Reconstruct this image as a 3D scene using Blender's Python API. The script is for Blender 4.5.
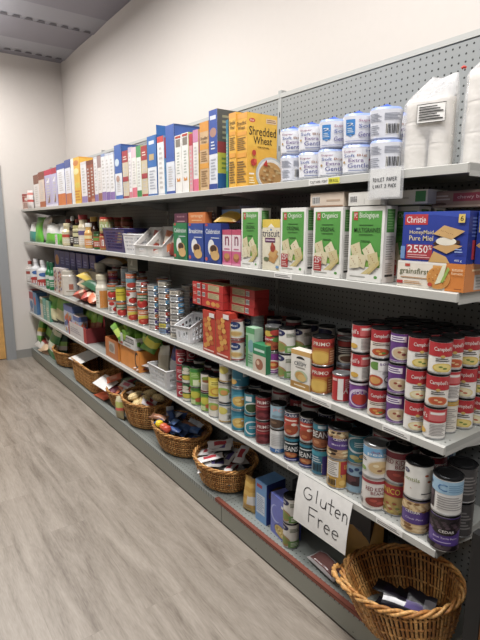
import bpy, bmesh, math, random
from math import sin, cos, pi, radians as R
from mathutils import Vector, Matrix, Euler, noise
random.seed(7)
for o in list(bpy.data.objects): bpy.data.objects.remove(o)
SC = bpy.context.scene; COL = SC.collection

# ---------------------------------------------------------------- camera, world, lights
CAMZ, PITCH, YAW, FPX = 1.572, -.1929, .948, 490.95
cd = bpy.data.cameras.new('camera'); cam = bpy.data.objects.new('camera', cd); COL.objects.link(cam)
cam.location = (0, 0, CAMZ); cam.rotation_euler = (pi/2+PITCH, 0, YAW)
cd.sensor_fit = 'HORIZONTAL'; cd.sensor_width = 36; cd.lens = 36*FPX/480; cd.clip_start = .02; cd.clip_end = 60
SC.camera = cam
w = bpy.data.worlds.new('world'); SC.world = w; w.use_nodes = True
w.node_tree.nodes['Background'].inputs[0].default_value = (.80, .86, .95, 1)
w.node_tree.nodes['Background'].inputs[1].default_value = .05
def area(name, loc, size, power, rot=(0, 0, 0), col=(1, .975, .95)):
    l = bpy.data.lights.new(name, 'AREA'); l.shape = 'RECTANGLE'; l.size, l.size_y = size; l.energy = power; l.color = col
    o = bpy.data.objects.new(name, l); COL.objects.link(o); o.location = loc; o.rotation_euler = rot; return o
for i, x in enumerate((-5.0, -3.0, -1.0, 1.0)):
    area('ceiling_lamp', (x, .62, 3.27), (1.3, .35), 57)
    area('upward_fill_light', (x, .62, 3.05), (1.3, .3), 9, (pi, 0, 0))  # added fill facing up, brightens the ceiling and upper wall
    area('ceiling_lamp', (x, -1.9, 3.25), (1.3, .35), 9)
SC.view_settings.view_transform = 'Standard'; SC.view_settings.look = 'None'
SC.view_settings.exposure = 0.0; SC.view_settings.gamma = 1; SC.view_settings.use_curve_mapping = False

# ---------------------------------------------------------------- photo geometry helpers
FW = Vector((-sin(YAW)*cos(PITCH), cos(YAW)*cos(PITCH), sin(PITCH)))
RT = FW.cross(Vector((0, 0, 1))).normalized(); UP = RT.cross(FW)
CP = Vector((0, 0, CAMZ))
def proj(x, y, z):
    v = Vector((x, y, z))-CP; d = v.dot(FW); return 240+FPX*v.dot(RT)/d, 320-FPX*v.dot(UP)/d
def xat(u, y, z):
    k = (u-240)/FPX; a = RT-FW*k        # (v . a) = 0
    return -(a.y*y+a.z*(z-CAMZ))/a.x
def zat(v, x, y):
    k = (320-v)/FPX; a = UP-FW*k
    return CAMZ-(a.x*x+a.y*y)/a.z

# ---------------------------------------------------------------- materials
def lin(c): return c/12.92 if c <= .04045 else ((c+.055)/1.055)**2.4
MC = {}
def M(hexc, rough=.45, metal=0.0, kind='print', alpha=1.0):
    key = (hexc, rough, metal, kind, alpha)
    if key in MC: return MC[key]
    m = bpy.data.materials.new(f'{kind}_{hexc}'); m.use_nodes = True
    nt = m.node_tree; b = nt.nodes['Principled BSDF']
    rgb = [lin(int(hexc[i:i+2], 16)/255) for i in (0, 2, 4)]
    if kind == 'print' and not metal:   # printed card and labels: matt inks, a little greyer than the swatch
        g = sum(rgb)/3; rgb = [(c*.88+g*.12)*.80 for c in rgb]
    b.inputs['Roughness'].default_value = rough; b.inputs['Metallic'].default_value = metal
    n = nt.nodes.new('ShaderNodeTexNoise'); tc = nt.nodes.new('ShaderNodeTexCoord'); nt.links.new(tc.outputs['Object'], n.inputs['Vector'])
    n.inputs['Scale'].default_value = {'wicker': 90, 'wood': 12, 'food': 120}.get(kind, 25); n.inputs['Detail'].default_value = 3
    cr = nt.nodes.new('ShaderNodeValToRGB'); nt.links.new(n.outputs['Fac'], cr.inputs['Fac'])
    k = {'wicker': .45, 'wood': .16, 'food': .35, 'paint': .008}.get(kind, .06)
    cr.color_ramp.elements[0].color = [c*(1-k) for c in rgb]+[1]; cr.color_ramp.elements[1].color = [min(1, c*(1+k)) for c in rgb]+[1]
    cr.color_ramp.elements[0].position = .3; cr.color_ramp.elements[1].position = .7
    nt.links.new(cr.outputs['Color'], b.inputs['Base Color'])
    if alpha < 1: b.inputs['Alpha'].default_value = alpha
    if kind == 'food' or kind == 'wicker':
        bp = nt.nodes.new('ShaderNodeBump'); bp.inputs['Strength'].default_value = .4; nt.links.new(n.outputs['Fac'], bp.inputs['Height']); nt.links.new(bp.outputs['Normal'], b.inputs['Normal'])
    if kind == 'film':
        bp = nt.nodes.new('ShaderNodeBump'); bp.inputs['Strength'].default_value = .6; bp.inputs['Distance'].default_value = .01; n.inputs['Scale'].default_value = 30
        nt.links.new(n.outputs['Fac'], bp.inputs['Height']); nt.links.new(bp.outputs['Normal'], b.inputs['Normal'])
    MC[key] = m; return m
def math_node(nt, op, a, b=None, c=None):
    n = nt.nodes.new('ShaderNodeMath'); n.operation = op
    for i, v in enumerate((a, b, c)):
        if v is None: continue
        if isinstance(v, (int, float)): n.inputs[i].default_value = v
        else: nt.links.new(v, n.inputs[i])
    return n.outputs[0]
def dots_material(name, hexc, ax1, ax2, pitch, rad, rough=.5, lim=None):
    m = bpy.data.materials.new(name); m.use_nodes = True; nt = m.node_tree; b = nt.nodes['Principled BSDF']
    rgb = [lin(int(hexc[i:i+2], 16)/255) for i in (0, 2, 4)]
    tc = nt.nodes.new('ShaderNodeTexCoord'); s = nt.nodes.new('ShaderNodeSeparateXYZ'); nt.links.new(tc.outputs['Object'], s.inputs[0])
    q = []
    for a in (ax1, ax2):
        f = math_node(nt, 'FRACT', math_node(nt, 'DIVIDE', math_node(nt, 'ADD', s.outputs[a], 20.0), pitch))
        f = math_node(nt, 'SUBTRACT', f, .5); q.append(math_node(nt, 'MULTIPLY', f, f))
    d = math_node(nt, 'LESS_THAN', math_node(nt, 'SQRT', math_node(nt, 'ADD', q[0], q[1])), rad/pitch)
    if lim is not None:   # only a strip beside the front edge is perforated
        d = math_node(nt, 'MULTIPLY', d, math_node(nt, 'LESS_THAN', s.outputs['Y'], lim))
    mx = nt.nodes.new('ShaderNodeMix'); mx.data_type = 'RGBA'; nt.links.new(d, mx.inputs[0])
    mx.inputs[6].default_value = rgb+[1]; mx.inputs[7].default_value = (.012, .012, .012, 1)
    nt.links.new(mx.outputs[2], b.inputs['Base Color']); b.inputs['Roughness'].default_value = rough
    return m

# ---------------------------------------------------------------- mesh builder
class MB:
    def __init__(s): s.v = []; s.f = []; s.m = []; s.sm = []; s.mats = []
    def mi(s, m):
        if isinstance(m, str): m = M(m)
        if m not in s.mats: s.mats.append(m)
        return s.mats.index(m)
    def add(s, vs, fs, m, smooth=False):
        b = len(s.v); s.v += [tuple(p) for p in vs]; k = s.mi(m)
        for f in fs: s.f.append([b+i for i in f]); s.m.append(k); s.sm.append(smooth)
    def box(s, x0, x1, y0, y1, z0, z1, m, mat4=None):
        vs = [Vector(p) for p in ((x0, y0, z0), (x1, y0, z0), (x1, y1, z0), (x0, y1, z0), (x0, y0, z1), (x1, y0, z1), (x1, y1, z1), (x0, y1, z1))]
        if mat4: vs = [mat4 @ p for p in vs]
        s.add(vs, [(0, 3, 2, 1), (4, 5, 6, 7), (0, 1, 5, 4), (1, 2, 6, 5), (2, 3, 7, 6), (3, 0, 4, 7)], m)
    def lathe(s, prof, m, n=28, cx=0, cy=0, sq=0, sx=1, sy=1):
        """prof: [(r, z, material or None)...]; material of the ring that ends at the point"""
        def pt(r, a):
            k = 1.0
            if sq: k = (abs(cos(a))**sq+abs(sin(a))**sq)**(-1/sq)
            return cx+r*k*cos(a)*sx, cy+r*k*sin(a)*sy
        for i in range(len(prof)-1):
            (r0, z0), (r1, z1) = prof[i][:2], prof[i+1][:2]; mm = prof[i+1][2] if len(prof[i+1]) > 2 and prof[i+1][2] else m
            vs = []
            for k in range(n):
                a = 2*pi*k/n; x, y = pt(r0, a); vs.append((x, y, z0)); x, y = pt(r1, a); vs.append((x, y, z1))
            s.add(vs, [(2*k, 2*((k+1) % n), 2*((k+1) % n)+1, 2*k+1) for k in range(n)], mm, True)
    def tube(s, pts, r, m, n=6, closed=False, caps=True):
        pts = [Vector(p) for p in pts]; N = len(pts); vs = []; up = Vector((0, 0, 1))
        for i, p in enumerate(pts):
            a = pts[(i-1) % N] if (closed or i) else p; b = pts[(i+1) % N] if (closed or i < N-1) else p
            t = (b-a); t = t.normalized() if t.length > 1e-9 else Vector((1, 0, 0))
            q = t.cross(up)
            if q.length < .05: q = t.cross(Vector((0, 1, 0)))
            q.normalize(); w2 = q.cross(t); rr = r[i] if isinstance(r, (list, tuple)) else r
            for k in range(n):
                an = 2*pi*k/n; vs.append(p+(q*cos(an)+w2*sin(an))*rr)
        fs = []
        for i in range(N if closed else N-1):
            j = (i+1) % N
            for k in range(n): fs.append((i*n+k, i*n+(k+1) % n, j*n+(k+1) % n, j*n+k))
        if not closed and caps: fs += [tuple(reversed(range(n))), tuple(range((N-1)*n, N*n))]
        s.add(vs, fs, m, True)
    def grid(s, fn, nu, nv, mfn, closed_u=False, smooth=True):
        vs = [fn(i/nu, j/nv) for j in range(nv+1) for i in range(nu+1)]
        b = len(s.v); s.v += [tuple(p) for p in vs]
        for j in range(nv):
            for i in range(nu):
                k = s.mi(mfn((i+.5)/nu, (j+.5)/nv) if callable(mfn) else mfn)
                a = b+j*(nu+1)+i; s.f.append([a, a+1, a+nu+2, a+nu+1]); s.m.append(k); s.sm.append(smooth)
    def mesh(s, name):
        me = bpy.data.meshes.new(name); me.from_pydata(s.v, [], s.f)
        for m in s.mats: me.materials.append(m)
        me.polygons.foreach_set('material_index', s.m); me.polygons.foreach_set('use_smooth', s.sm); me.update(); return me
    def build(s, name, parent=None, loc=None, rz=0):
        o = bpy.data.objects.new(name, s.mesh(name)); COL.objects.link(o)
        if parent: o.parent = parent
        if loc: o.location = loc
        if rz: o.rotation_euler = (0, 0, rz)
        return o

TX = {}
def text_geo(st):
    if st in TX: return TX[st]
    c = bpy.data.curves.new('lettering', 'FONT'); c.body = st; c.resolution_u = 2; c.fill_mode = 'FRONT'
    c.offset = .004
    o = bpy.data.objects.new('lettering', c); COL.objects.link(o); bpy.context.view_layer.update()
    me = bpy.data.meshes.new_from_object(o.evaluated_get(bpy.context.evaluated_depsgraph_get()))
    vs = [(v.co.x, v.co.y) for v in me.vertices]; fs = [tuple(p.vertices) for p in me.polygons if p.normal.z > -.5]
    bpy.data.objects.remove(o); bpy.data.curves.remove(c); bpy.data.meshes.remove(me)
    if vs:
        x0 = min(v[0] for v in vs); x1 = max(v[0] for v in vs); y0 = min(v[1] for v in vs); y1 = max(v[1] for v in vs)
        vs = [((x-x0)/(x1-x0), (y-y0)/(y1-y0)) for x, y in vs]
    TX[st] = (vs, fs); return TX[st]
def decals(mb, mp, items, seg=1, step=.0002):
    """mp(s, t, off) -> point; printed graphics laid on a face as thin inked layers"""
    off = .0004
    for it in items:
        k = it[0]
        if k == 'r':
            _, x0, y0, x1, y1, c = it; n = max(1, int(math.ceil((x1-x0)*seg)))
            for i in range(n):
                a = x0+(x1-x0)*i/n; b = x0+(x1-x0)*(i+1)/n
                mb.add([mp(a, y0, off), mp(b, y0, off), mp(b, y1, off), mp(a, y1, off)], [(0, 1, 2, 3)], c)
        elif k == 'e':
            _, cx, cy, rx, ry, c = it; N = 12 if rx < .09 else (32 if seg > 1 and rx > .2 else 20); Q = max(1, int(math.ceil(rx*18))) if seg > 1 else 1
            vs = [mp(cx, cy, off)]
            for q in range(1, Q+1):
                for i in range(N): a = 2*pi*i/N; vs.append(mp(cx+rx*q/Q*cos(a), cy+ry*q/Q*sin(a), off))
            fs = [(0, 1+i, 1+(i+1) % N) for i in range(N)]+[(1+(q-1)*N+i, 1+q*N+i, 1+q*N+(i+1) % N, 1+(q-1)*N+(i+1) % N) for q in range(1, Q) for i in range(N)]
            mb.add(vs, fs, c)
        elif k == 'p':
            _, pts, c = it; mb.add([mp(x, y, off) for x, y in pts], [tuple(range(len(pts)))], c)
        elif k == 't':
            _, x0, y0, x1, y1, st, c = it; vs, fs = text_geo(st); o2 = off+(.0005 if seg > 1 else 0)
            mb.add([mp(x0+(x1-x0)*x, y0+(y1-y0)*y, o2) for x, y in vs], fs, c)
        elif k == 'n':   # n lines of print too small to read
            _, x0, y0, x1, y1, cnt, c = it
            for i in range(cnt):
                ya = y0+(y1-y0)*(i+.25)/cnt; yb = y0+(y1-y0)*(i+.7)/cnt; xe = x1-(x1-x0)*.25*((i*37) % 3)/2
                n = max(1, int(math.ceil((xe-x0)*seg)))
                for q in range(n):
                    a = x0+(xe-x0)*q/n; b = x0+(xe-x0)*(q+1)/n
                    mb.add([mp(a, ya, off), mp(b, ya, off), mp(b, yb, off), mp(a, yb, off)], [(0, 1, 2, 3)], c)
        elif k == 'b':   # bar code
            _, x0, y0, x1, y1 = it
            mb.add([mp(x0, y0, off), mp(x1, y0, off), mp(x1, y1, off), mp(x0, y1, off)], [(0, 1, 2, 3)], 'f4f2ee')
            for i in range(9):
                a = x0+(x1-x0)*(i+.3)/9.3; b = a+(x1-x0)*(.045+.03*((i*7) % 3)/2)
                mb.add([mp(a, y0+(y1-y0)*.1, off+.0003), mp(b, y0+(y1-y0)*.1, off+.0003), mp(b, y1-(y1-y0)*.08, off+.0003), mp(a, y1-(y1-y0)*.08, off+.0003)], [(0, 1, 2, 3)], '222222')
        off += .00003 if k == 'e' and it[3] < .09 else step

# ---------------------------------------------------------------- registering things
THINGS = []
SH = {1: 1.7375, 2: 1.3786, 3: .907, 4: .557, 0: .1224}
WH = {1: 'top shelf', 2: 'second shelf', 3: 'middle shelf', 4: 'fourth shelf', 0: 'bottom deck'}
def reg(o, look, where, cat, group=None, rel='on'):
    o['category'] = cat; THINGS.append((o, look, where, rel, group)); return o
def struct(o): o['kind'] = 'structure'; return o
def empty(name, loc, rz=0):
    o = bpy.data.objects.new(name, None); o.empty_display_size = .05; COL.objects.link(o); o.location = loc; o.rotation_euler = (0, 0, rz); return o
ORD = ['first', 'second', 'third', 'fourth', 'fifth', 'sixth', 'seventh', 'eighth', 'ninth', 'tenth', 'eleventh', 'twelfth', 'thirteenth', 'fourteenth', 'fifteenth', 'sixteenth', 'seventeenth', 'eighteenth', 'nineteenth', 'twentieth']
def clusters(vals, gap):
    s = sorted(vals); out = [[s[0]]]
    for v in s[1:]:
        if v-out[-1][-1] > gap: out.append([v])
        else: out[-1].append(v)
    c = [sum(q)/len(q) for q in out]; return c
def idx(c, v): return min(range(len(c)), key=lambda i: abs(c[i]-v))
def finish_labels():
    bpy.context.view_layer.update()
    by = {}
    for t in THINGS: by.setdefault((t[1], t[2]), []).append(t)
    cnt = {}
    for (look, where), ts in by.items():
        if len(ts) == 1:
            t = ts[0]; t[0]['label'] = f'{look} {t[3]} {where}'
        else:
            P = [t[0].matrix_world.translation for t in ts]
            rows = clusters([p.y for p in P], .035) if len(ts) > 2 else clusters([p.y for p in P], .05)
            used = {}
            items = []
            for t, p in zip(ts, P): items.append([idx(rows, p.y), p, t])
            for ri in range(len(rows)):
                rr = [i for i in items if i[0] == ri]
                xs = clusters([i[1].x for i in rr], .012); xs = xs[::-1]
                for ci in range(len(xs)):
                    cc = sorted([i for i in rr if idx(xs, i[1].x) == ci], key=lambda i: -i[1].z)
                    for li, i in enumerate(cc):
                        q = []
                        if len(cc) > 1: q.append('top' if li == 0 else ('bottom' if li == len(cc)-1 else ('middle' if len(cc) == 3 else ORD[li]+' down')))
                        if len(rows) > 1: q.append('front row' if ri == 0 else ('back row' if ri == len(rows)-1 else ORD[min(ri, 19)]+' row'))
                        if len(xs) > 1: q.append('rightmost' if ci == 0 else ('leftmost' if ci == len(xs)-1 else ORD[min(ci, 19)]+' from right'))
                        t = i[2]; t[0]['label'] = f'{look} {t[3]} {where}, '+', '.join(q)
            for t in ts: t[0]['group'] = t[4] or f'{t[0]["category"]} repeats on the {where}'
            continue
        if t[4]: t[0]['group'] = t[4]
    for t in THINGS:
        if t[4] and 'group' not in t[0]: t[0]['group'] = t[4]

# ---------------------------------------------------------------- the room
def plank_floor():
    m = bpy.data.materials.new('vinyl_planks'); m.use_nodes = True; nt = m.node_tree; b = nt.nodes['Principled BSDF']
    tc = nt.nodes.new('ShaderNodeTexCoord'); L = nt.links.new
    br = nt.nodes.new('ShaderNodeTexBrick'); L(tc.outputs['Object'], br.inputs['Vector'])
    br.inputs['Scale'].default_value = 1; br.inputs['Brick Width'].default_value = 1.22; br.inputs['Row Height'].default_value = .18
    br.inputs['Mortar Size'].default_value = .0012; br.offset = .37; br.inputs['Bias'].default_value = 0
    br.inputs['Color1'].default_value = (.30, .30, .30, 1); br.inputs['Color2'].default_value = (.75, .75, .75, 1); br.inputs['Mortar'].default_value = (.2, .2, .2, 1)
    mp = nt.nodes.new('ShaderNodeMapping'); mp.inputs['Scale'].default_value = (1.1, 9, 1); L(tc.outputs['Object'], mp.inputs['Vector'])
    ad = nt.nodes.new('ShaderNodeVectorMath'); ad.operation = 'ADD'; L(mp.outputs[0], ad.inputs[0])
    sc = nt.nodes.new('ShaderNodeVectorMath'); sc.operation = 'SCALE'; sc.inputs['Scale'].default_value = 13; L(br.outputs['Color'], sc.inputs[0]); L(sc.outputs[0], ad.inputs[1])
    n = nt.nodes.new('ShaderNodeTexNoise'); n.inputs['Scale'].default_value = 1.6; n.inputs['Detail'].default_value = 9; n.inputs['Roughness'].default_value = .62; n.inputs['Distortion'].default_value = .7
    L(ad.outputs[0], n.inputs['Vector'])
    n2 = nt.nodes.new('ShaderNodeTexNoise'); n2.inputs['Scale'].default_value = 22; n2.inputs['Detail'].default_value = 6; L(ad.outputs[0], n2.inputs['Vector'])
    v = math_node(nt, 'MULTIPLY', n.outputs['Fac'], .72); v = math_node(nt, 'ADD', v, math_node(nt, 'MULTIPLY', n2.outputs['Fac'], .28))
    v = math_node(nt, 'ADD', v, math_node(nt, 'MULTIPLY', math_node(nt, 'SUBTRACT', br.outputs['Color'], .5), .07))
    cr = nt.nodes.new('ShaderNodeValToRGB'); L(v, cr.inputs['Fac']); e = cr.color_ramp.elements
    e[0].position = .33; e[0].color = (.155, .128, .102, 1); e[1].position = .66; e[1].color = (.36, .318, .272, 1)
    q = cr.color_ramp.elements.new(.48); q.color = (.262, .228, .19, 1)
    L(cr.outputs['Color'], b.inputs['Base Color']); b.inputs['Roughness'].default_value = .42
    return m
XL, XR, YW, YN, ZC = -6.15, 3.0, 1.88, -3.4, 3.38
farm = M('6f6a66', .8, kind='paint')
wallm = M('ccc6c0', .8, kind='paint')
def slab(name, x0, x1, y0, y1, z0, z1, m):
    b = MB(); b.box(x0, x1, y0, y1, z0, z1, m); return struct(b.build(name))
slab('floor', XL-.1, XR+.1, YN-.1, YW+.1, -.1, 0, plank_floor())
slab('wall_back', XL-.1, XR+.1, YW, YW+.1, 0, ZC+.1, wallm)
slab('wall_right', XR, XR+.1, YN, YW, 0, ZC+.1, farm)
slab('wall_front', XL, XR, YN-.1, YN, 0, ZC+.1, farm)
DY0, DY1, DZ = .12, 1.06, 2.16      # door opening in the left wall
b = MB(); b.box(XL-.1, XL, DY1, YW, 0, ZC+.1, wallm); b.box(XL-.1, XL, YN, DY0, 0, ZC+.1, wallm); b.box(XL-.1, XL, DY0, DY1, DZ, ZC+.1, wallm)
struct(b.build('wall_left'))
# door, grey steel frame
oakm = M('c79a5b', .45, kind='wood')
b = MB(); b.box(XL-.07, XL-.03, DY0+.012, DY1-.012, .01, DZ-.012, oakm)
dr = struct(b.build('door_1'))
b = MB()
for y0, y1, z0, z1 in ((DY0-.045, DY0+.03, 0, DZ+.05), (DY1-.03, DY1+.075, 0, DZ+.08), (DY0+.03, DY1-.03, DZ-.03, DZ+.08)):
    b.box(XL-.1, XL+.03, y0, y1, z0, z1, M('8f9193', .45, kind='paint'))
struct(b.build('trim_1'))
b = MB(); b.tube([(XL-.03, .2, 1.0), (XL+.03, .2, 1.0), (XL+.035, .32, 1.0)], .009, M('b8b8b8', .3, 1)); b.lathe([(0, 0), (.025, 0), (.025, .01), (0, .01)], M('b8b8b8', .3, 1), 16)
h = b.build('door_handle', dr)
b = MB(); b.box(XL, XL+.012, DY1+.076, YW, 0, .1, M('8a8985', .5, kind='paint')); b.box(XL, XL+.012, YN, DY0-.046, 0, .1, M('8a8985', .5, kind='paint'))
struct(b.build('baseboard_left'))
b = MB(); b.box(XL, XR, YW-.012, YW, 0, .1, M('8a8985', .5, kind='paint')); struct(b.build('baseboard_back'))
# ceiling: acoustic steel deck, ribs running across the room with slotted edges
b = MB(); ca, cb = M('9a9aa0', .7, kind='paint'), M('89878e', .7, kind='paint')
x = XL; per = .94; b.box(XL-.1, XR+.1, YN-.1, YW+.1, ZC+.06, ZC+.16, cb)
x = -5.98
edges = []
while x < XR:
    # light inclined strip rising towards the camera, then the flat pan
    edges.append(x); x += per
for x in [-5.98-per]+edges:
    a0, a1, a2 = max(x, XL), x+.36, min(x+per, XR)
    if a1 > XL: b.add([(max(a0, XL), YN, ZC-.01), (a1, YN, ZC+.002), (a1, YW, ZC+.002), (max(a0, XL), YW, ZC-.008)], [(0, 3, 2, 1)], ca)
    a1 = max(a1, XL)
    b.add([(a1, YN, ZC+.002), (a2, YN, ZC), (a2, YW, ZC), (a1, YW, ZC+.002)], [(0, 3, 2, 1)], cb)
    b.add([(a2, YN, ZC), (a2, YN, ZC-.012), (a2, YW, ZC-.012), (a2, YW, ZC)], [(0, 1, 2, 3)], ca)
    if x > XL-.3:
        y = YN+.02
        while y < YW-.1:   # slots
            z = ZC-.0135
            xs = max(x, XL)+.012
            b.add([(xs, y, z), (xs+.05, y+.014, z+.002), (xs+.05, y+.06, z+.002), (xs, y+.075, z)], [(0, 3, 2, 1)], M('68666c', .8))
            y += .105
struct(b.build('ceiling'))
b = MB(); b.tube([(-4.63, 1.74, ZC), (-4.63, 1.74, 3.0)], .003, M('777777', .5)); 

# ---------------------------------------------------------------- the gondola shelving
YF, YB, X0, X1 = 1.312, 1.666, -6.09, -.765
steel = M('a9aaa6', .42, kind='paint'); lipm = M('b3b3ae', .4, kind='paint'); dark = M('3b3c3a', .6, kind='paint')
pegm = dots_material('pegboard', '868988', 'X', 'Z', .0254, .0036, .55)
pegshade = dots_material('shaded_pegboard', '626664', 'X', 'Z', .0254, .0036, .6)  # same pegboard with the shade between shelves put into its colour; unused
shelfm = dots_material('shelf_steel', '989a96', 'X', 'Y', .0254, .003, .4, lim=YF+.07)
gond = empty('store_shelving', (-3.43, YB, 0))
gond['label'] = 'long grey steel store shelving run with pegboard back along the wall'; gond['category'] = 'shelving'
GI = Vector((3.43, -YB, 0))
def gpart(b, name, par=None):
    o = b.build(name); o.parent = par or gond
    if not par: o.location = GI
    return o
JX = [X0, -5.64, -4.42, -3.20, -1.98, X1]
for i in range(len(JX)-1):
    a, c = JX[i]+.0015, JX[i+1]-.0015
    b = MB(); b.box(a, c, YB, YB+.02, .1, 2.18, pegm); b.box(a, c, YB-.004, YB+.024, 2.18, 2.20, steel); gpart(b, 'back_panel')
    b = MB(); b.box(a, c, YF-.012, YB, .1, .1224, dots_material('deck_steel', '858a86', 'X', 'Y', .0254, .003, .4, lim=YF+.07) if i == 0 else bpy.data.materials['deck_steel'])
    gpart(b, 'base_deck')
    b = MB(); b.box(a+.0015, c-.0015, YF-.012, YF, .012, .0995, M('84857b', .45, kind='paint'))
    b.box(a+.3, a+.304, YF-.0125, YF-.012, .03, .034, dark); b.box(c-.3, c-.296, YF-.0125, YF-.012, .03, .034, dark)
    gpart(b, 'kick_plate')
    for k in (1, 2, 3, 4):
        z = SH[k]; b = MB()
        b.box(a, c, YF+.012, YB-.001, z-.02, z, shelfm)
        b.add([(a, YF+.012, z), (c, YF+.012, z), (c, YF, z-.003), (a, YF, z-.003)], [(0, 3, 2, 1)], lipm)
        b.box(a, c, YF, YF+.012, z-.027, z-.003, lipm)
        b.box(a, a+.002, YF+.012, YB-.001, z-.035, z-.02, steel); b.box(c-.002, c, YF+.012, YB-.001, z-.035, z-.02, steel)
        s = gpart(b, 'shelf')
        for xx in (a+.004, c-.008):
            bb = MB(); bb.add([(xx, YB-.002, z-.021), (xx+.004, YB-.002, z-.021), (xx+.004, YF+.08, z-.021), (xx, YF+.08, z-.021), (xx, YB-.002, z-.075), (xx+.004, YB-.002, z-.075), (xx+.004, YF+.08, z-.03), (xx, YF+.08, z-.03)],
                [(0, 1, 2, 3), (7, 6, 5, 4), (0, 3, 7, 4), (1, 5, 6, 2), (3, 2, 6, 7), (0, 4, 5, 1)], steel); gpart(bb, 'shelf_bracket', s)
for xx in JX:
    b = MB(); b.box(xx-.012, xx+.012, YB-.003, YB+.03, .0, 2.215, M('9c9e9c', .4, kind='paint'))
    for z in range(24): b.box(xx-.003, xx+.003, YB-.0035, YB-.003, .25+z*.08, .275+z*.08, M('1c1c1c', .8))
    gpart(b, 'upright')
b = MB(); b.box(JX[-2]+.1-.16, X1-.002, YF-.0135, YF+.01, .1226, .1236, M('8a4632', .7)); b.box(JX[-2]+.1-.16, X1-.002, YF-.0135, YF-.0122, .108, .1236, M('8a4632', .7))
o = gpart(b, 'floor_tape'); o['label'] = 'worn red tape along deck edge'
def label_strip(u, k, wd=.1, t='', yellow=0):
    z = SH[k]; x = xat(u, YF, z-.015); b = MB()
    b.box(x-wd/2, x+wd/2, YF-.0015, YF-.0003, z-.025, z-.005, 'f2f1ec')
    mp = lambda s, tt, off: (x-wd/2+s*wd, YF-.0015-off, z-.025+tt*.02)
    it = []
    if t: it.append(('t', .04, .25, .62 if yellow else .94, .75, t, '222222'))
    else: it.append(('n', .05, .2, .9, .8, 2, '777777'))
    if yellow: it = [('r', .65, 0, 1, 1, 'e6e22a')]+it+[('t', .68, .25, .96, .75, yellow, '222222')]
    decals(b, mp, it); o = b.build('shelf_label')
    reg(o, ('small white printed shelf label' if not yellow else 'white shelf label with yellow end'), WH[k]+' edge', 'label', 'shelf edge labels', 'on')
label_strip(324, 1, .155, 'TOILET PAPER 1 POINT', 'PER ROLL')
for u, k in ((283, 2), (321, 3), (396, 3), (296, 4), (389, 4)): label_strip(u, k, .11)

# ---------------------------------------------------------------- boxes and cartons
def boxmap(w, d, h, face):
    if face == 'F': return lambda s, t, o: (-w/2+s*w, -d/2-o, t*h)
    if face == 'R': return lambda s, t, o: (w/2+o, -d/2+s*d, t*h)
    if face == 'L': return lambda s, t, o: (-w/2-o, d/2-s*d, t*h)
    if face == 'T': return lambda s, t, o: (-w/2+s*w, -d/2+t*d, h+o)
    return lambda s, t, o: (w/2-s*w, d/2+o, t*h)
def carton(name, look, where, cat, x, y, z, w, d, h, base, faces, rz=0, group=None, tilt=None, rel='on'):
    b = MB(); b.box(-w/2, w/2, -d/2, d/2, 0, h, base)
    for f, it in faces.items(): decals(b, boxmap(w, d, h, f), it)
    # glued flap seam on the top
    b.box(-w/2+.0008, w/2-.0008, -.0006, .0006, h, h+.0005, base)
    o = b.build(name, None, (x, y, z), rz)
    if tilt: o.rotation_euler = tilt
    return reg(o, look, where, cat, group, rel)
def cbox(name, look, k, u0, u1, vt, d, base, faces, y0=None, z=None, rz=0, cat='box', group=None, h=None, gap=.0012):
    z0 = SH[k] if z is None else z; y = y0 or YF+.022
    hm = .12 if h is None else h/2
    xa, xb = xat(u0, y, z0+hm), xat(u1, y, z0+hm)
    if h is None: h = zat(vt, (xa+xb)/2, y)-z0
    return carton(name, look, WH[k], cat, (xa+xb)/2, y+d/2, z0+.0008, abs(xb-xa)-gap, d, h, base, faces, rz, group)

W_, WARM = 'f1efec', 'efe6d8'
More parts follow.
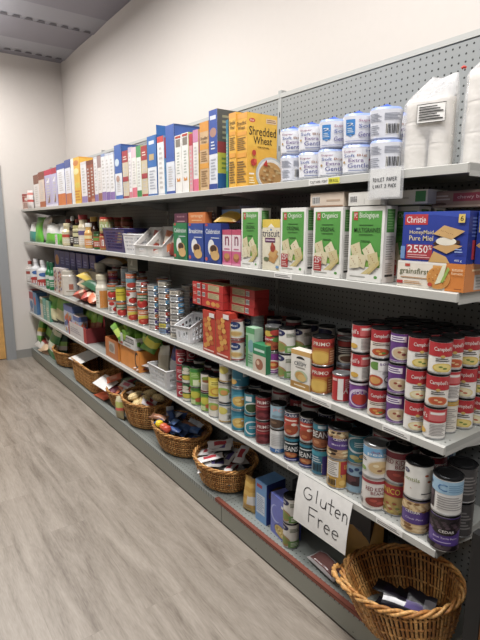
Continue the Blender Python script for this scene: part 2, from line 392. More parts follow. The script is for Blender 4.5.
# top shelf: cereal boxes, seen mostly by their spines
def spine(top, tc, mid, bot, bc, extra=()):
    it = [('r', 0, top, 1, 1, tc), ('r', 0, 0, 1, bot, bc), ('n', .25, bot+.06, .75, top-.06, 9, 'd0ccc8')]
    return it+list(extra)
CB = [ # u0,u1,vtop, base, top-band (t,c), bottom band (b,c), look, side colour
 (34.5, 39.5, 175, 'e9e4e2', .72, '8a5a48', .04, 'c9c0bc', 'white cereal box with brown top', 'b07a64'),
 (39.5, 45, 172, 'e3cfc0', .78, '8b4a38', .16, 'b5633a', 'tan cereal box with brown top', '9c5a44'),
 (45.5, 52.3, 170, 'bcb6da', .86, 'c4274c', .05, 'e0dcee', 'lavender cereal box with red top', '8f88bd'),
 (52.3, 57.6, 168, 'c3bfe0', .85, 'b8243f', .06, 'dedcec', 'lavender cereal box with dark red top', '7f79b5'),
 (58, 65.5, 164, 'eceef4', .87, '3c56a4', .28, 'd9793a', 'white cereal box with blue top, orange bottom', '4a62ac'),
 (66, 71.5, 160, 'e8e8f0', .82, '4b5b9c', .25, 'd07a4c', 'pale cereal box with grey blue top', '44589c'),
 (72, 80.5, 158, 'f3efe6', .82, 'eeb92c', .22, 'efb21e', 'white and yellow cereal box', 'e9a51c'),
 (81.5, 87, 162, 'f0edee', .93, 'e6dfdd', .16, '9683b9', 'white cereal box with light purple foot', 'd8d2d8'),
 (87.3, 90.8, 161, '9d4b30', .9, '7f3a26', .05, '8b3f2a', 'chocolate brown cereal box', '7a3824'),
 (90.9, 94.3, 160, 'a55436', .9, '83402a', .08, 'c98b6a', 'reddish brown cereal box', '7a3824'),
 (94.5, 98, 157, 'eeebec', .95, 'd9dbe0', .16, '8a73ae', 'white cereal box with violet foot', 'c8c4cc'),
 (98.2, 101.8, 156, 'efe8e4', .74, 'a88c88', .18, 'a06a54', 'white cereal box with brown patches', 'b6a49c'),
 (102, 106, 154, 'f2f0f0', .94, '8fa4cf', .19, '9274b4', 'white cereal box with purple foot', 'd2ced6'),
 (106.2, 110, 153.5, 'f1eff0', .95, 'cfd6e4', .18, '7f62a8', 'white cereal box with dark purple foot', 'd2ced6'),
 (110.2, 114.6, 152.5, 'f3f2f2', .95, 'd2d8e4', .17, '8e6fb2', 'plain white cereal box with purple foot', 'b9bccb'),
 (115.5, 122.3, 145, 'e9ecf2', .48, '2f62b4', .07, '3b6fc0', 'blue topped cereal box', '2b4f9c'),
 (123, 128.6, 151, 'dccdb0', .76, 'b13340', .05, 'a03440', 'tan cereal box with red bands', 'c0a87c'),
 (129, 132, 147.5, 'f0eaec', .9, 'c7b2d0', .12, 'd97b8c', 'slim white cereal box', 'e0d8d8'),
 (132.2, 136.8, 147.5, 'f2efe8', .8, 'e8c9d4', .2, 'e46f84', 'white cereal box with pink foot', 'b9bf6a'),
 (137, 141.4, 146, 'eef0ea', .78, '4fa263', .13, '2e8c4a', 'white cereal box with green ends', 'c8cf8c'),
 (141.8, 147.6, 146, 'd9caa8', .72, 'b23038', .05, 'b0343c', 'beige cereal box with red top', '9c8f5a'),
 (148, 156.8, 136, 'e9edf2', .44, '2a72bd', .03, '2a66ae', 'blue cereal box with raised top flap', '2567ad'),
 (158, 164.4, 136.5, 'f2f2f0', .9, 'd6403a', .03, 'd9d9dc', 'white cereal box with red top edge', '6fa6d6'),
 (166.5, 174.8, 125, 'e6eaf2', .47, '3a62b8', .04, '3554a8', 'tall blue and white cereal box', '34508f'),
 (175.3, 181.8, 135.5, 'f4f2ec', .9, 'ece4de', .03, 'e9e9e9', 'white cereal box with orange emblem', 'e8e4dc'),
 (182.1, 188.8, 133, 'f3f2ee', .9, 'efe6e0', .03, 'e9e9e9', 'white cereal box beside pink boxes', 'c2cf55'),
 (189.4, 192.8, 134, 'e9a0a8', .8, 'c42c44', .05, 'dba0a8', 'pink and red cereal box', 'cf5a6a'),
 (193.3, 198.6, 130, 'f0ece8', .8, 'd88ab4', .2, 'ea6c90', 'white cereal box with hot pink foot', 'd9b455'),
 (200.2, 208.8, 122, 'e6b878', .8, 'e59b2c', .04, 'e0a03c', 'orange and tan cereal box', 'd2902c'),
 (209.3, 217.6, 110, 'e8ebf2', .45, '2f55ae', .06, '27489c', 'tall blue cereal box with colourful side', '6f7a78'),
 (226.2, 228.2, 120, '5fa6a0', .8, '2a7f9a', .25, '3f9a50', 'slim teal and green cereal box', '2c6f8c'),
]
for i, (u0, u1, vt, base, tt, tcol, bb, bcol, look, side) in enumerate(CB):
    F = spine(tt, tcol, base, bb, bcol)
    Rf = [('r', 0, 0, 1, 1, side), ('r', .02, .62, .98, .97, tcol), ('e', .5, .3, .35, .16, 'd9b27a'), ('n', .1, .5, .9, .6, 2, 'f0f0f0')]
    T = [('r', 0, 0, 1, 1, 'a9a296')] if i in (6, 15, 19, 23) else [('r', 0, 0, 1, 1, side)]
    if 'orange emblem' in look or 'beside pink' in look:
        F = [('n', .3, .32, .7, .72, 8, 'b9c0b4'), ('r', .15, .80, .85, .93, '8d8478'), ('p', [(.25, .2), (.25, .27), (.5, .23), (.75, .27), (.75, .2)], 'e8963a'), ('r', .1, .95, .9, .985, 'c8432e')]
    if 'colourful side' in look:
        F = [('r', 0, .45, 1, 1, '2f55ae'), ('e', .5, .72, .4, .06, 'b88a7a'), ('r', .15, .88, .85, .93, 'dfe5f2'), ('n', .2, .12, .8, .4, 7, 'b5bac6'), ('r', 0, 0, 1, .07, '27489c'), ('n', .25, .5, .75, .62, 3, 'dfe5f2')]
        Rf = [('r', 0, 0, 1, 1, '5c5c58'), ('n', .15, .62, .85, .95, 5, 'a09c7c'), ('r', 0, .46, 1, .6, 'a03a3c'), ('r', 0, .2, 1, .46, 'c9c432'), ('n', .12, .24, .88, .42, 3, '7a9440'), ('r', 0, 0, 1, .2, '1f5f9c')]
        T = [('r', 0, 0, 1, 1, '77704c')]
    if 'raised top' in look:
        F = [('r', 0, .48, 1, 1, '2a72bd'), ('r', .2, .86, .8, .92, 'dfe9f5'), ('r', .2, .6, .75, .7, 'cbb07a'), ('n', .2, .1, .8, .44, 7, 'b5bac6'), ('r', 0, 0, 1, .03, '2a66ae')]
        Rf = [('r', 0, 0, 1, 1, '2567ad'), ('e', .4, .42, .35, .1, 'a0684c'), ('e', .3, .52, .2, .05, 'e8e0d8')]
    if look == 'orange and tan cereal box':
        F = [('r', 0, 0, 1, 1, 'dcb684'), ('r', 0, .86, 1, 1, 'e79a25'), ('r', 0, .6, 1, .68, 'eaa32c'), ('r', 0, .32, 1, .4, 'eaa32c'), ('t', .1, .74, .9, .79, 'Shredded', '5a4030'), ('t', .2, .69, .8, .73, 'Wheat', '5a4030'), ('n', .15, .42, .85, .58, 5, 'a88050'), ('n', .15, .05, .85, .3, 7, 'a88050')]
    if 'blue topped' in look: F += [('e', .35, .68, .3, .07, 'cfe0ee'), ('e', .4, .38, .25, .06, 'c09888')]
    if 'red bands' in look or 'beige cereal' in look: F += [('r', 0, .36, 1, .46, 'b13340'), ('t', .2, .8, .8, .88, 'fibre', 'f0e0d0') if False else ('n', .2, .8, .8, .9, 2, 'f0e0d0')]
    if 'yellow' in look: F = [('r', .35, .0, 1, 1, 'f0bf30'), ('e', .62, .88, .3, .06, 'd9822c'), ('e', .6, .7, .3, .07, 'f6e9a0'), ('e', .7, .4, .3, .06, 'e8cf4a'), ('r', 0, 0, .3, .8, 'eef0f2'), ('n', .38, .05, .95, .3, 4, 'd8861c')]
    if 'lavender' in look: F += [('p', [(.3, .1), (.7, .35), (.6, .1)], '8a6a5a'), ('p', [(.2, .66), (.75, .78), (.6, .64)], 'f3f0f6')]
    cbox('cereal_box', look, 1, u0, u1, vt, .185 if i < 29 else .19, base, {'F': F, 'R': Rf, 'T': T}, y0=YF+.02, cat='cereal box')
# raised flap of the open blue box
bx = [o for o in bpy.data.objects if o.name.startswith('cereal_box')]
ob = [t[0] for t in THINGS if 'raised top flap' in t[1]][0]
hh = max(v.co.z for v in ob.data.vertices); wd = max(v.co.x for v in ob.data.vertices)
b = MB(); b.box(wd-.0005, wd+.0005, -.088, .092, hh-.001, hh+.052, '2a72bd'); fl = b.build('flap', ob); fl['label'] = 'raised blue top flap'
# shredded wheat: slim one behind, big one in front turned slightly
swF = [('r', 0, .93, 1, 1, 'f2a93a'), ('t', .08, .84, .92, .9, 'Shredded', '3a2c20'), ('t', .18, .78, .82, .83, 'Wheat', '3a2c20'), ('r', .05, .7, .95, .75, 'f0a528'), ('n', .12, .5, .88, .68, 7, '8c6a34'), ('r', .05, .4, .95, .46, 'f0a528'), ('n', .1, .05, .9, .36, 9, '8c6a34')]
swR = [('e', .16, .9, .1, .03, 'd0482e'), ('t', .1, .885, .22, .915, 'Post', 'f6e8d0'),
       ('r', .62, .88, .97, .945, 'e9c9a0'), ('n', .65, .89, .95, .94, 2, 'a0703c'),
       ('t', .06, .70, .96, .82, 'Shredded', '1e1c1c'), ('t', .2, .585, .82, .69, 'Wheat', '1e1c1c'), ('t', .34, .53, .74, .555, 'ORIGINAL', '4a3818'),
       ('e', .78, .18, .5, .24, 'c9cfcf'), ('e', .8, .18, .46, .21, 'f3efe8'), ('e', .78, .17, .4, .18, 'd9a45c')]
for i in range(22):
    a = random.uniform(0, 6.28); q = random.random()**.5
    swR.append(('p', [(.78+.34*q*cos(a)+dx, .17+.15*q*sin(a)+dy) for dx, dy in ((-.045, -.008), (.045, -.016), (.05, .01), (-.04, .018))], random.choice(['e6bd7a', 'c98d45', 'edcb8e', 'b97f3c'])))
swR += [('e', .2, .46, .07, .04, 'c8321e'), ('e', .19, .33, .1, .05, 'c22c1c'), ('e', .24, .35, .05, .03, 'e8503a'), ('p', [(.5, .3), (.62, .38), (.66, .28)], 'd02c22'), ('r', .04, .16, .2, .18, 'f5f1e8'), ('n', .04, .03, .22, .13, 3, 'fff1c0')]
cbox('cereal_box', 'narrow yellow wheat cereal box', 1, 229, 236, 113, .185, 'f3b92d', {'F': swF, 'T': [('r', 0, 0, 1, 1, 'c9952a')]}, y0=YF+.018, cat='cereal box')
xx = xat(241.2, YF+.02, 1.88)
carton('cereal_box', 'large yellow wheat cereal box with strawberries', WH[1], 'cereal box', xx, YF+.02+.086, SH[1]+.001, .082, .168, .308, 'f2b323', {'F': swF, 'R': [('r', .0, 0, 1, 1, 'f4b824'), ('r', 0, .55, 1, 1, 'f6c02c')]+swR, 'T': [('r', 0, 0, 1, 1, 'c78f22')]})
# canister and pouch at the far end
def lathe_thing(name, look, where, cat, x, y, z, prof, m, partname=None, pprof=None, pm=None, lab=None, rz=None, dec=None, group=None, n=24, sq=0, sx=1, sy=1, r=None, z0=0, z1=1):
    if pprof:
        root = empty(name, (x, y, z)); b = MB(); b.lathe(prof, m, n, sq=sq, sx=sx, sy=sy)
        if dec: decals(b, cylmap(r, z0, z1), dec, 8)
        b.build('body', root)
        b = MB(); b.lathe(pprof, pm, n, sq=sq, sx=sx, sy=sy); b.build(partname, root)
    else:
        b = MB(); b.lathe(prof, m, n, sq=sq, sx=sx, sy=sy)
        if dec: decals(b, cylmap(r, z0, z1), dec, 8)
        root = b.build(name, None, (x, y, z))
    root.rotation_euler[2] = math.atan2(-y, -x)+pi/2+(rz or 0)     # local -Y looks to the aisle
    return reg(root, look, where, cat, group)
def cylmap(r, z0, z1, a0=-pi/2, span=pi):
    return lambda s, t, o: ((r+o+.0003)*cos(a0+(s-.5)*span), (r+o+.0003)*sin(a0+(s-.5)*span), z0+(z1-z0)*t)
x = xat(27.5, 1.4, 1.85)
lathe_thing('oat_canister', 'round red and brown canister', WH[1], 'canister', x, 1.4, SH[1], [(0, 0), (.055, 0), (.055, .15)], 'd9b7a8', 'lid', [(.056, .15), (.056, .165), (.05, .17), (0, .17)], '9a3a34', r=.055, z0=0, z1=.15, dec=[('r', -.1, .55, 1.1, .95, '9e3b34'), ('n', .2, .1, .8, .5, 5, '70493c'), ('e', .5, .75, .2, .12, 'e6d2c4')])

# flexible pouches, bags and bars
def pouch(name, w, h, t, cf, n=10, parent=None, seed=0, crimp=.0, gus=.5):
    rnd = random.Random(seed); b = MB(); off = Vector((rnd.random()*50, 0, 0))
    def th(s, q): return t/2*(max(0, sin(pi*s))**gus)*(max(0, sin(pi*q))**.45)
    for sg in (-1, 1):
        def fn(s, q):
            d = th(s, q); k = noise.noise(Vector((s*3.2, q*3.7, sg*2))+off)*.35
            e = 1-.05*sin(pi*q)
            return ((s-.5)*w*e, sg*(d*(1+k)+.0006), q*h+noise.noise(Vector((s*4, 0, 3))+off)*.01*q)
        b.grid((lambda s, q: fn(s, q)) if sg < 0 else (lambda s, q: fn(1-s, q)), n, n, (lambda s, q: cf(s, q)) if sg < 0 else (lambda s, q: cf(1-s, q)))
    return b
def place_pouch(name, look, where, cat, loc, rot, w, h, t, cf, seed=0, group=None, rel='on', n=8):
    b = pouch(name, w, h, t, cf, n, seed=seed); o = b.build(name, None, loc); o.rotation_euler = rot
    return reg(o, look, where, cat, group, rel)
def bands(cols):   # [(t_lo, colour)...]
    def f(s, q):
        c = cols[0][1]
        for lo, cc in cols:
            if q >= lo: c = cc
        return M(c, .35) if isinstance(c, str) else c
    return f
x = xat(31, 1.39, 1.85)
place_pouch('cereal_bag', 'white and red patterned bag', WH[1], 'bag', (x, 1.385, SH[1]+.001), (0, 0, .3), .115, .2, .06, bands([(0, 'efe6e2'), (.35, 'd85a50'), (.5, 'f1e8e4'), (.75, 'e08a80'), (.85, 'f1e8e4')]), 3)

# ---------------------------------------------------------------- toilet rolls and bagged rolls on the top shelf
TPM = {}
def tp_roll(x, y, z, variant, seed):
    root = empty('toilet_roll', (x, y, z)); r, h = .0505, .1
    if variant not in TPM:
        b = MB(); film = M('e6e8f2', .22)
        b.lathe([(.02, .004), (r*.76, .0), (r*.93, .006, film), (r*.98, h*.5, film), (r*1.04, h-.008, film), (r*.95, h, M('8fa6de', .25)), (.022, h-.004, M('9fb2e2', .25)), (.0, h-.012, M('6f8ad0', .3))], film, 28, sq=3.2)
        def mp(s, t, o):
            a = -pi/2+(s-.5)*pi*.75; k = (abs(cos(a))**3.2+abs(sin(a))**3.2)**(-1/3.2); rr = (r*(.945+.1*t)+o)*k
            return rr*cos(a), rr*sin(a), .006+t*(h-.012)
        if variant == 0:
            it = [('r', .06, .04, .94, .94, 'eeeff5'), ('t', .16, .76, .5, .86, 'Super', 'a86a8c'), ('t', .72, .8, .86, .86, '24', '5a66a4'), ('t', .18, .6, .46, .72, 'Soft', '6478b8'), ('t', .52, .6, .78, .71, 'Big', 'b88a74'),
                  ('t', .3, .42, .7, .55, 'Extra', '8468a4'), ('t', .28, .2, .84, .37, 'Gentle', '555aa0'), ('e', .17, .42, .035, .05, 'c09a60'), ('e', .86, .5, .03, .04, 'b87a8c'), ('n', .3, .08, .8, .14, 1, '7c88b8')]
        elif variant == 1:
            it = [('r', .18, .3, .42, .85, '2f86d0'), ('p', [(.18, .3), (.3, .22), (.42, .3)], '2f86d0'), ('t', .21, .6, .39, .72, '2', 'f0f4fa'), ('n', .22, .36, .38, .55, 3, 'cfe2f4'),
                  ('t', .52, .72, .9, .84, 'Super', 'a86a8c'), ('t', .52, .52, .9, .66, 'Soft', '6478b8'), ('t', .52, .2, .96, .38, 'Gentle', '6058a0'), ('n', .15, .04, .9, .08, 1, '5a6ab0')]
        else:
            it = [('n', .08, .55, .4, .85, 6, '8d93a4'), ('n', .48, .6, .9, .85, 5, '8d93a4'), ('n', .08, .1, .36, .45, 5, '9aa0ae'), ('b', .52, .1, .86, .5)]
        decals(b, mp, it, 10); TPM[variant] = b.mesh('wrapped_roll')
        b = MB(); b.add([(-.03, -.03, h), (.032, -.012, h), (.02, .03, h), (.0, .0, h+.018), (-.034, .012, h+.006)], [(0, 1, 3), (1, 2, 3), (2, 4, 3), (4, 0, 3)], M('4668c4', .25)); TPM['t'] = b.mesh('film_twist')
    for nm, me in (('wrapped_roll', TPM[variant]), ('film_twist', TPM['t'])):
        o = bpy.data.objects.new(nm, me); COL.objects.link(o); o.parent = root
    root.rotation_euler[2] = math.atan2(-y, -x)+pi/2+random.Random(seed).uniform(-.12, .12)
    return reg(root, 'wrapped toilet roll '+('with colourful print', 'with blue label', 'with bar code back')[variant], WH[1], 'toilet paper', 'wrapped toilet rolls on the top shelf')
for row, vs in ((0, ((293, 2), (312, 0), (331.5, 0), (357, 0), (386, 2))), (1, ((293, 0), (311.5, 0), (333.5, 1), (358, 1), (386, 2)))):
    for j, (u, v) in enumerate(vs):
        y = YF+.02+.056; tp_roll(xat(u, y, SH[1]+.05+.102*row), y, SH[1]+.001+.1015*row, v, j+row*9)
for j, u in enumerate((303, 322, 343, 372, 399)):
    for row in (0, 1): tp_roll(xat(u, YF+.2, 1.85), YF+.2, SH[1]+.001+.1015*row, 0, 40+j+row)
# tall clear bags of stacked white rolls
def big_bag(x, y, w, h, lean, look, lab, seed):
    root = empty('bag_of_paper_rolls', (x, y, SH[1]+.001)); rl = M('cbc6bd', .8, kind='paint')
    for j in range(2):
        b = MB(); r = w/4-.002
        b.lathe([(.0, 0), (r*.96, 0), (r, .008)]+[p for q in range(3) for p in ((r, .008+(h*.74)*(q+.9)/3), (r*.965, .008+(h*.74)*(q+1)/3), (r, .008+(h*.74)*(q+1.05)/3))][:-1]+[(r*.4, h*.76+.006), (0, h*.76)], rl, 24, cx=(j-.5)*w/2, sy=1.25)
        b.build('roll_stack', root)
    film = M('f2f1f2', .12, kind='film', alpha=.3); rnd = random.Random(seed); b = MB()
    def fn(s, q):
        a = 2*pi*s; k = (abs(cos(a))**4+abs(sin(a))**4)**-.25
        g = max(0, (q-.74)/.26); pin = 1-.5*g*lean; thin = max(.05, 1-g**.8)
        wob = 1+.05*noise.noise(Vector((cos(a)*2, sin(a)*2, q*7+seed)))
        return (k*cos(a)*(w/2+.003)*wob*pin+g*w*.24*lean, k*sin(a)*(w/4*1.25+.004)*wob*thin, q*h+.012*noise.noise(Vector((a, 3, seed)))*(q > .8))
    b.grid(fn, 40, 22, film); b.build('clear_bag', root)
    if lab:
        b = MB(); yy = -(w/4*1.25+.009)
        mp = lambda s, t, o: (-.025+s*.085, yy-o-.002*sin(pi*s), .135+t*.055)
        b.add([mp(0, 0, 0), mp(1, 0, 0), mp(1, 1, 0), mp(0, 1, 0)], [(0, 1, 2, 3)], M('f4f2ee', .4))
        decals(b, mp, [('r', 0, .97, 1, 1, '333333'), ('r', 0, 0, 1, .03, '333333'), ('r', 0, 0, .015, 1, '333333'), ('r', .985, 0, 1, 1, '333333'), ('n', .08, .12, .92, .9, 6, '3c3c3c')]); b.build('printed_panel', root)
    root.rotation_euler[2] = .3
    return reg(root, look, WH[1], 'bag of paper rolls', 'clear bags of paper rolls')
big_bag(xat(429.5, YF+.12, 1.85), YF+.12, .15, .275, 1.0, 'clear bag of white paper rolls with printed panel', True, 1)
big_bag(-.795, YF+.17, .16, .35, 1.0, 'taller clear bag of white paper rolls', False, 5)
b = MB(); b.tube([(0, 0, 0), (.006, 0, .004), (.012, 0, 0)], .004, M('d8321e', .4)); tie = b.build('red_tie', bpy.data.objects['bag_of_paper_rolls.001']); tie.location = (-.088, -.06, .27); tie['label'] = 'small red tag'

# ---------------------------------------------------------------- paper signs
def strokes_sign(name, look, where, x, y, z1, w, h, strokes, r, lean=0, cat='sign', curl=.01, rz=0, plastic=False):
    b = MB(); pap = M('efeeea', .7)
    def P(s, t, o=0): return ((s-.5)*w, -o-curl*sin(pi*t)*.6-lean*(1-t), -h+t*h)
    b.grid(lambda s, t: P(s, t), 6, 8, pap); b.grid(lambda s, t: (P(1-s, t)[0], P(1-s, t)[1]+.0006, P(s, t)[2]), 6, 8, pap)
    root = empty(name, (x, y, z1), rz); b.build('paper', root)
    b = MB(); ink = M('26262a', .6)
    for st in strokes:
        pts = []
        for i in range(len(st)-1):
            for q in range(4): f = q/4; pts.append((st[i][0]*(1-f)+st[i+1][0]*f, st[i][1]*(1-f)+st[i+1][1]*f))
        pts.append(st[-1]); V = []
        for i, (sx, sy) in enumerate(pts):
            p = pts[max(0, i-1)]; n = pts[min(len(pts)-1, i+1)]; dx, dy = (n[0]-p[0])*w, (n[1]-p[1])*h; l = math.hypot(dx, dy) or 1
            nx, ny = -dy/l*r, dx/l*r
            V.append(P(sx+nx/w, sy+ny/h, .0009)); V.append(P(sx-nx/w, sy-ny/h, .0009))
        b.add(V, [(2*i, 2*i+1, 2*i+3, 2*i+2) for i in range(len(pts)-1)], ink)
    b.build('handwriting', root)
    if plastic:
        b = MB(); f = M('f4f6f8', .1, alpha=.22); b.box(-w/2-.006, w/2+.012, -.0025-lean, -.0015-lean, -h-.006, .004, f); b.build('plastic_sleeve', root)
    return reg(root, look, where, cat, None, 'hanging from')
def arc(cx, cy, rx, ry, a0, a1, n=9): return [(cx+rx*cos(R(a0+(a1-a0)*i/n)), cy+ry*sin(R(a0+(a1-a0)*i/n))) for i in range(n+1)]
GF = []
GF += [arc(.24, .70, .085, .115, 60, 330)+[(.32, .70), (.25, .70)]]                      # G
GF += [[(.40, .86), (.41, .61)]]                                                         # l
GF += [[(.485, .75), (.49, .64)]+arc(.535, .65, .045, .045, 190, 340, 5)+[(.585, .75), (.59, .60)]]   # u
GF += [[(.665, .86), (.675, .60), (.71, .59)], [(.61, .75), (.73, .75)]]                 # t
GF += [[(.755, .67), (.84, .68)]+arc(.80, .67, .045, .075, 10, 310, 8)]                  # e
GF += [[(.885, .75), (.89, .59)], [(.89, .69)]+arc(.925, .68, .035, .065, 140, 0, 5)+[(.965, .58)]]   # n
GF += [[(.30, .47), (.31, .16)], [(.29, .47), (.46, .48)], [(.31, .33), (.42, .335)]]    # F
GF += [[(.49, .36), (.50, .17)], [(.495, .29)]+arc(.54, .29, .045, .065, 150, 50, 4)]    # r
GF += [[(.60, .26), (.70, .27)]+arc(.655, .255, .05, .085, 10, 310, 8)]                  # e
GF += [[(.75, .26), (.86, .27)]+arc(.805, .255, .055, .085, 10, 310, 8)]                 # e
strokes_sign('paper_sign', 'white handwritten gluten free sign', 'fourth shelf edge', xat(324, YF-.002, .46), YF-.003, SH[4]-.004, .292, .205, GF, .002, lean=.03, rz=0)
def caps(st, x0, y0, cw, ch):
    G = {'T': [[(0, 1), (1, 1)], [(.5, 1), (.5, 0)]], 'O': [arc(.5, .5, .45, .5, 90, 450)], 'I': [[(.5, 1), (.5, 0)]], 'L': [[(.1, 1), (.1, 0), (.9, 0)]], 'E': [[(.9, 1), (.1, 1), (.1, 0), (.9, 0)], [(.1, .5), (.7, .5)]],
         'P': [[(.1, 0), (.1, 1), (.7, .95), (.85, .75), (.7, .5), (.1, .5)]], 'A': [[(0, 0), (.5, 1), (1, 0)], [(.2, .4), (.8, .4)]], 'R': [[(.1, 0), (.1, 1), (.7, .95), (.8, .75), (.6, .5), (.1, .5)], [(.5, .5), (.9, 0)]],
         'M': [[(0, 0), (.15, 1), (.5, .3), (.85, 1), (1, 0)]], '2': [arc(.5, .7, .4, .3, 160, -30, 5)+[(.1, 0), (.9, 0)]], 'C': [arc(.5, .5, .45, .5, 50, 310)], 'K': [[(.1, 1), (.1, 0)], [(.85, 1), (.1, .45), (.9, 0)]]}
    out = []
    for i, c in enumerate(st):
        for s_ in G.get(c, []): out.append([(x0+(i*1.28+px)*cw, y0+py*ch) for px, py in s_])
    return out
strokes_sign('paper_sign', 'white handwritten toilet paper limit sign', 'top shelf edge', xat(385, YF-.002, SH[1]-.05), YF-.004, SH[1]+.006, .118, .088, caps('TOILET PAPER', .1, .56, .052, .12)+caps('LIMIT 2 PACK', .12, .34, .05, .11), .0016, curl=.002, plastic=True)
# ---------------------------------------------------------------- cans
CANM = {}
def can_proto(kind):
    if kind in CANM: return CANM[kind]
    r, h, body, rimc, items, back = KINDS[kind]
    b = MB(); tin = M('b9bbbd', .28, .9); lab = M(body, .38)
    b.lathe([(0, .002), (r*.9, .0), (r, .0015, tin), (r, .004, tin), (r*.975, .006, tin), (r*.975, h-.006, lab), (r*.975, h-.005, tin)], lab, 28)
    decals(b, cylmap(r*.975, .006, h-.006, span=pi*.95), items, 24)
    decals(b, cylmap(r*.975, .006, h-.006, a0=pi/2, span=pi*.9), back, 24)
    decals(b, cylmap(r*.975, .006, h-.006, a0=-pi/2+pi*.82, span=pi*.6), [('r', 0, .02, 1, .98, 'efedea'), ('n', .15, .5, .85, .9, 6, '8f8b88'), ('b', .2, .1, .75, .4)] if back != 0 and len(back) and back[0][0] != 'x' else [], 10)
    me = b.mesh('can_body')
    b = MB(); lid = M(rimc, .3, .75 if rimc in ('a9abad', '77797b', '2c2d2f') else 0)
    b.lathe([(r*.975, h-.005), (r, h-.004), (r, h), (r*.955, h), (r*.94, h-.003), (r*.7, h-.0032), (r*.67, h-.0022), (r*.4, h-.0025), (0, h-.0025)], lid, 28)
    me2 = b.mesh('lid'); CANM[kind] = (me, me2); return CANM[kind]
def BAND(c): return [('r', 0, .02, 1, .98, c)]
def camp(dish, chunk=False, name='Chicken', top='c0222c', body='f3f0ea', side=False):
    it = [('r', 0, .54, 1, 1, top), ('t', .24, .69, .8, .86, "Campbell's", 'f6f2ec'), ('e', .5, .545, .07, .05, 'cfae5a'),
          ('n', .3, .37, .72, .5, 2, '4a4444'), ('e', .52, .17, .3, .155, dish[0]), ('e', .52, .175, .25, .12, dish[1]), ('e', .46, .2, .06, .03, dish[2]), ('e', .58, .15, .07, .03, dish[2]), ('r', .05, .02, .95, .04, 'd8d2c4')]
    if chunk: it += [('r', .08, .4, .92, .52, 'f3f0ea'), ('n', .2, .42, .8, .5, 1, '8a2a2a')]
    return it
def backc(top, body): return [('r', 0, .54, 1, 1, top), ('n', .1, .1, .5, .5, 7, '9a9696'), ('b', .6, .12, .92, .42), ('t', .2, .66, .8, .86, "Campbell's", 'f6f2ec')]
DK = '2c2d2f'
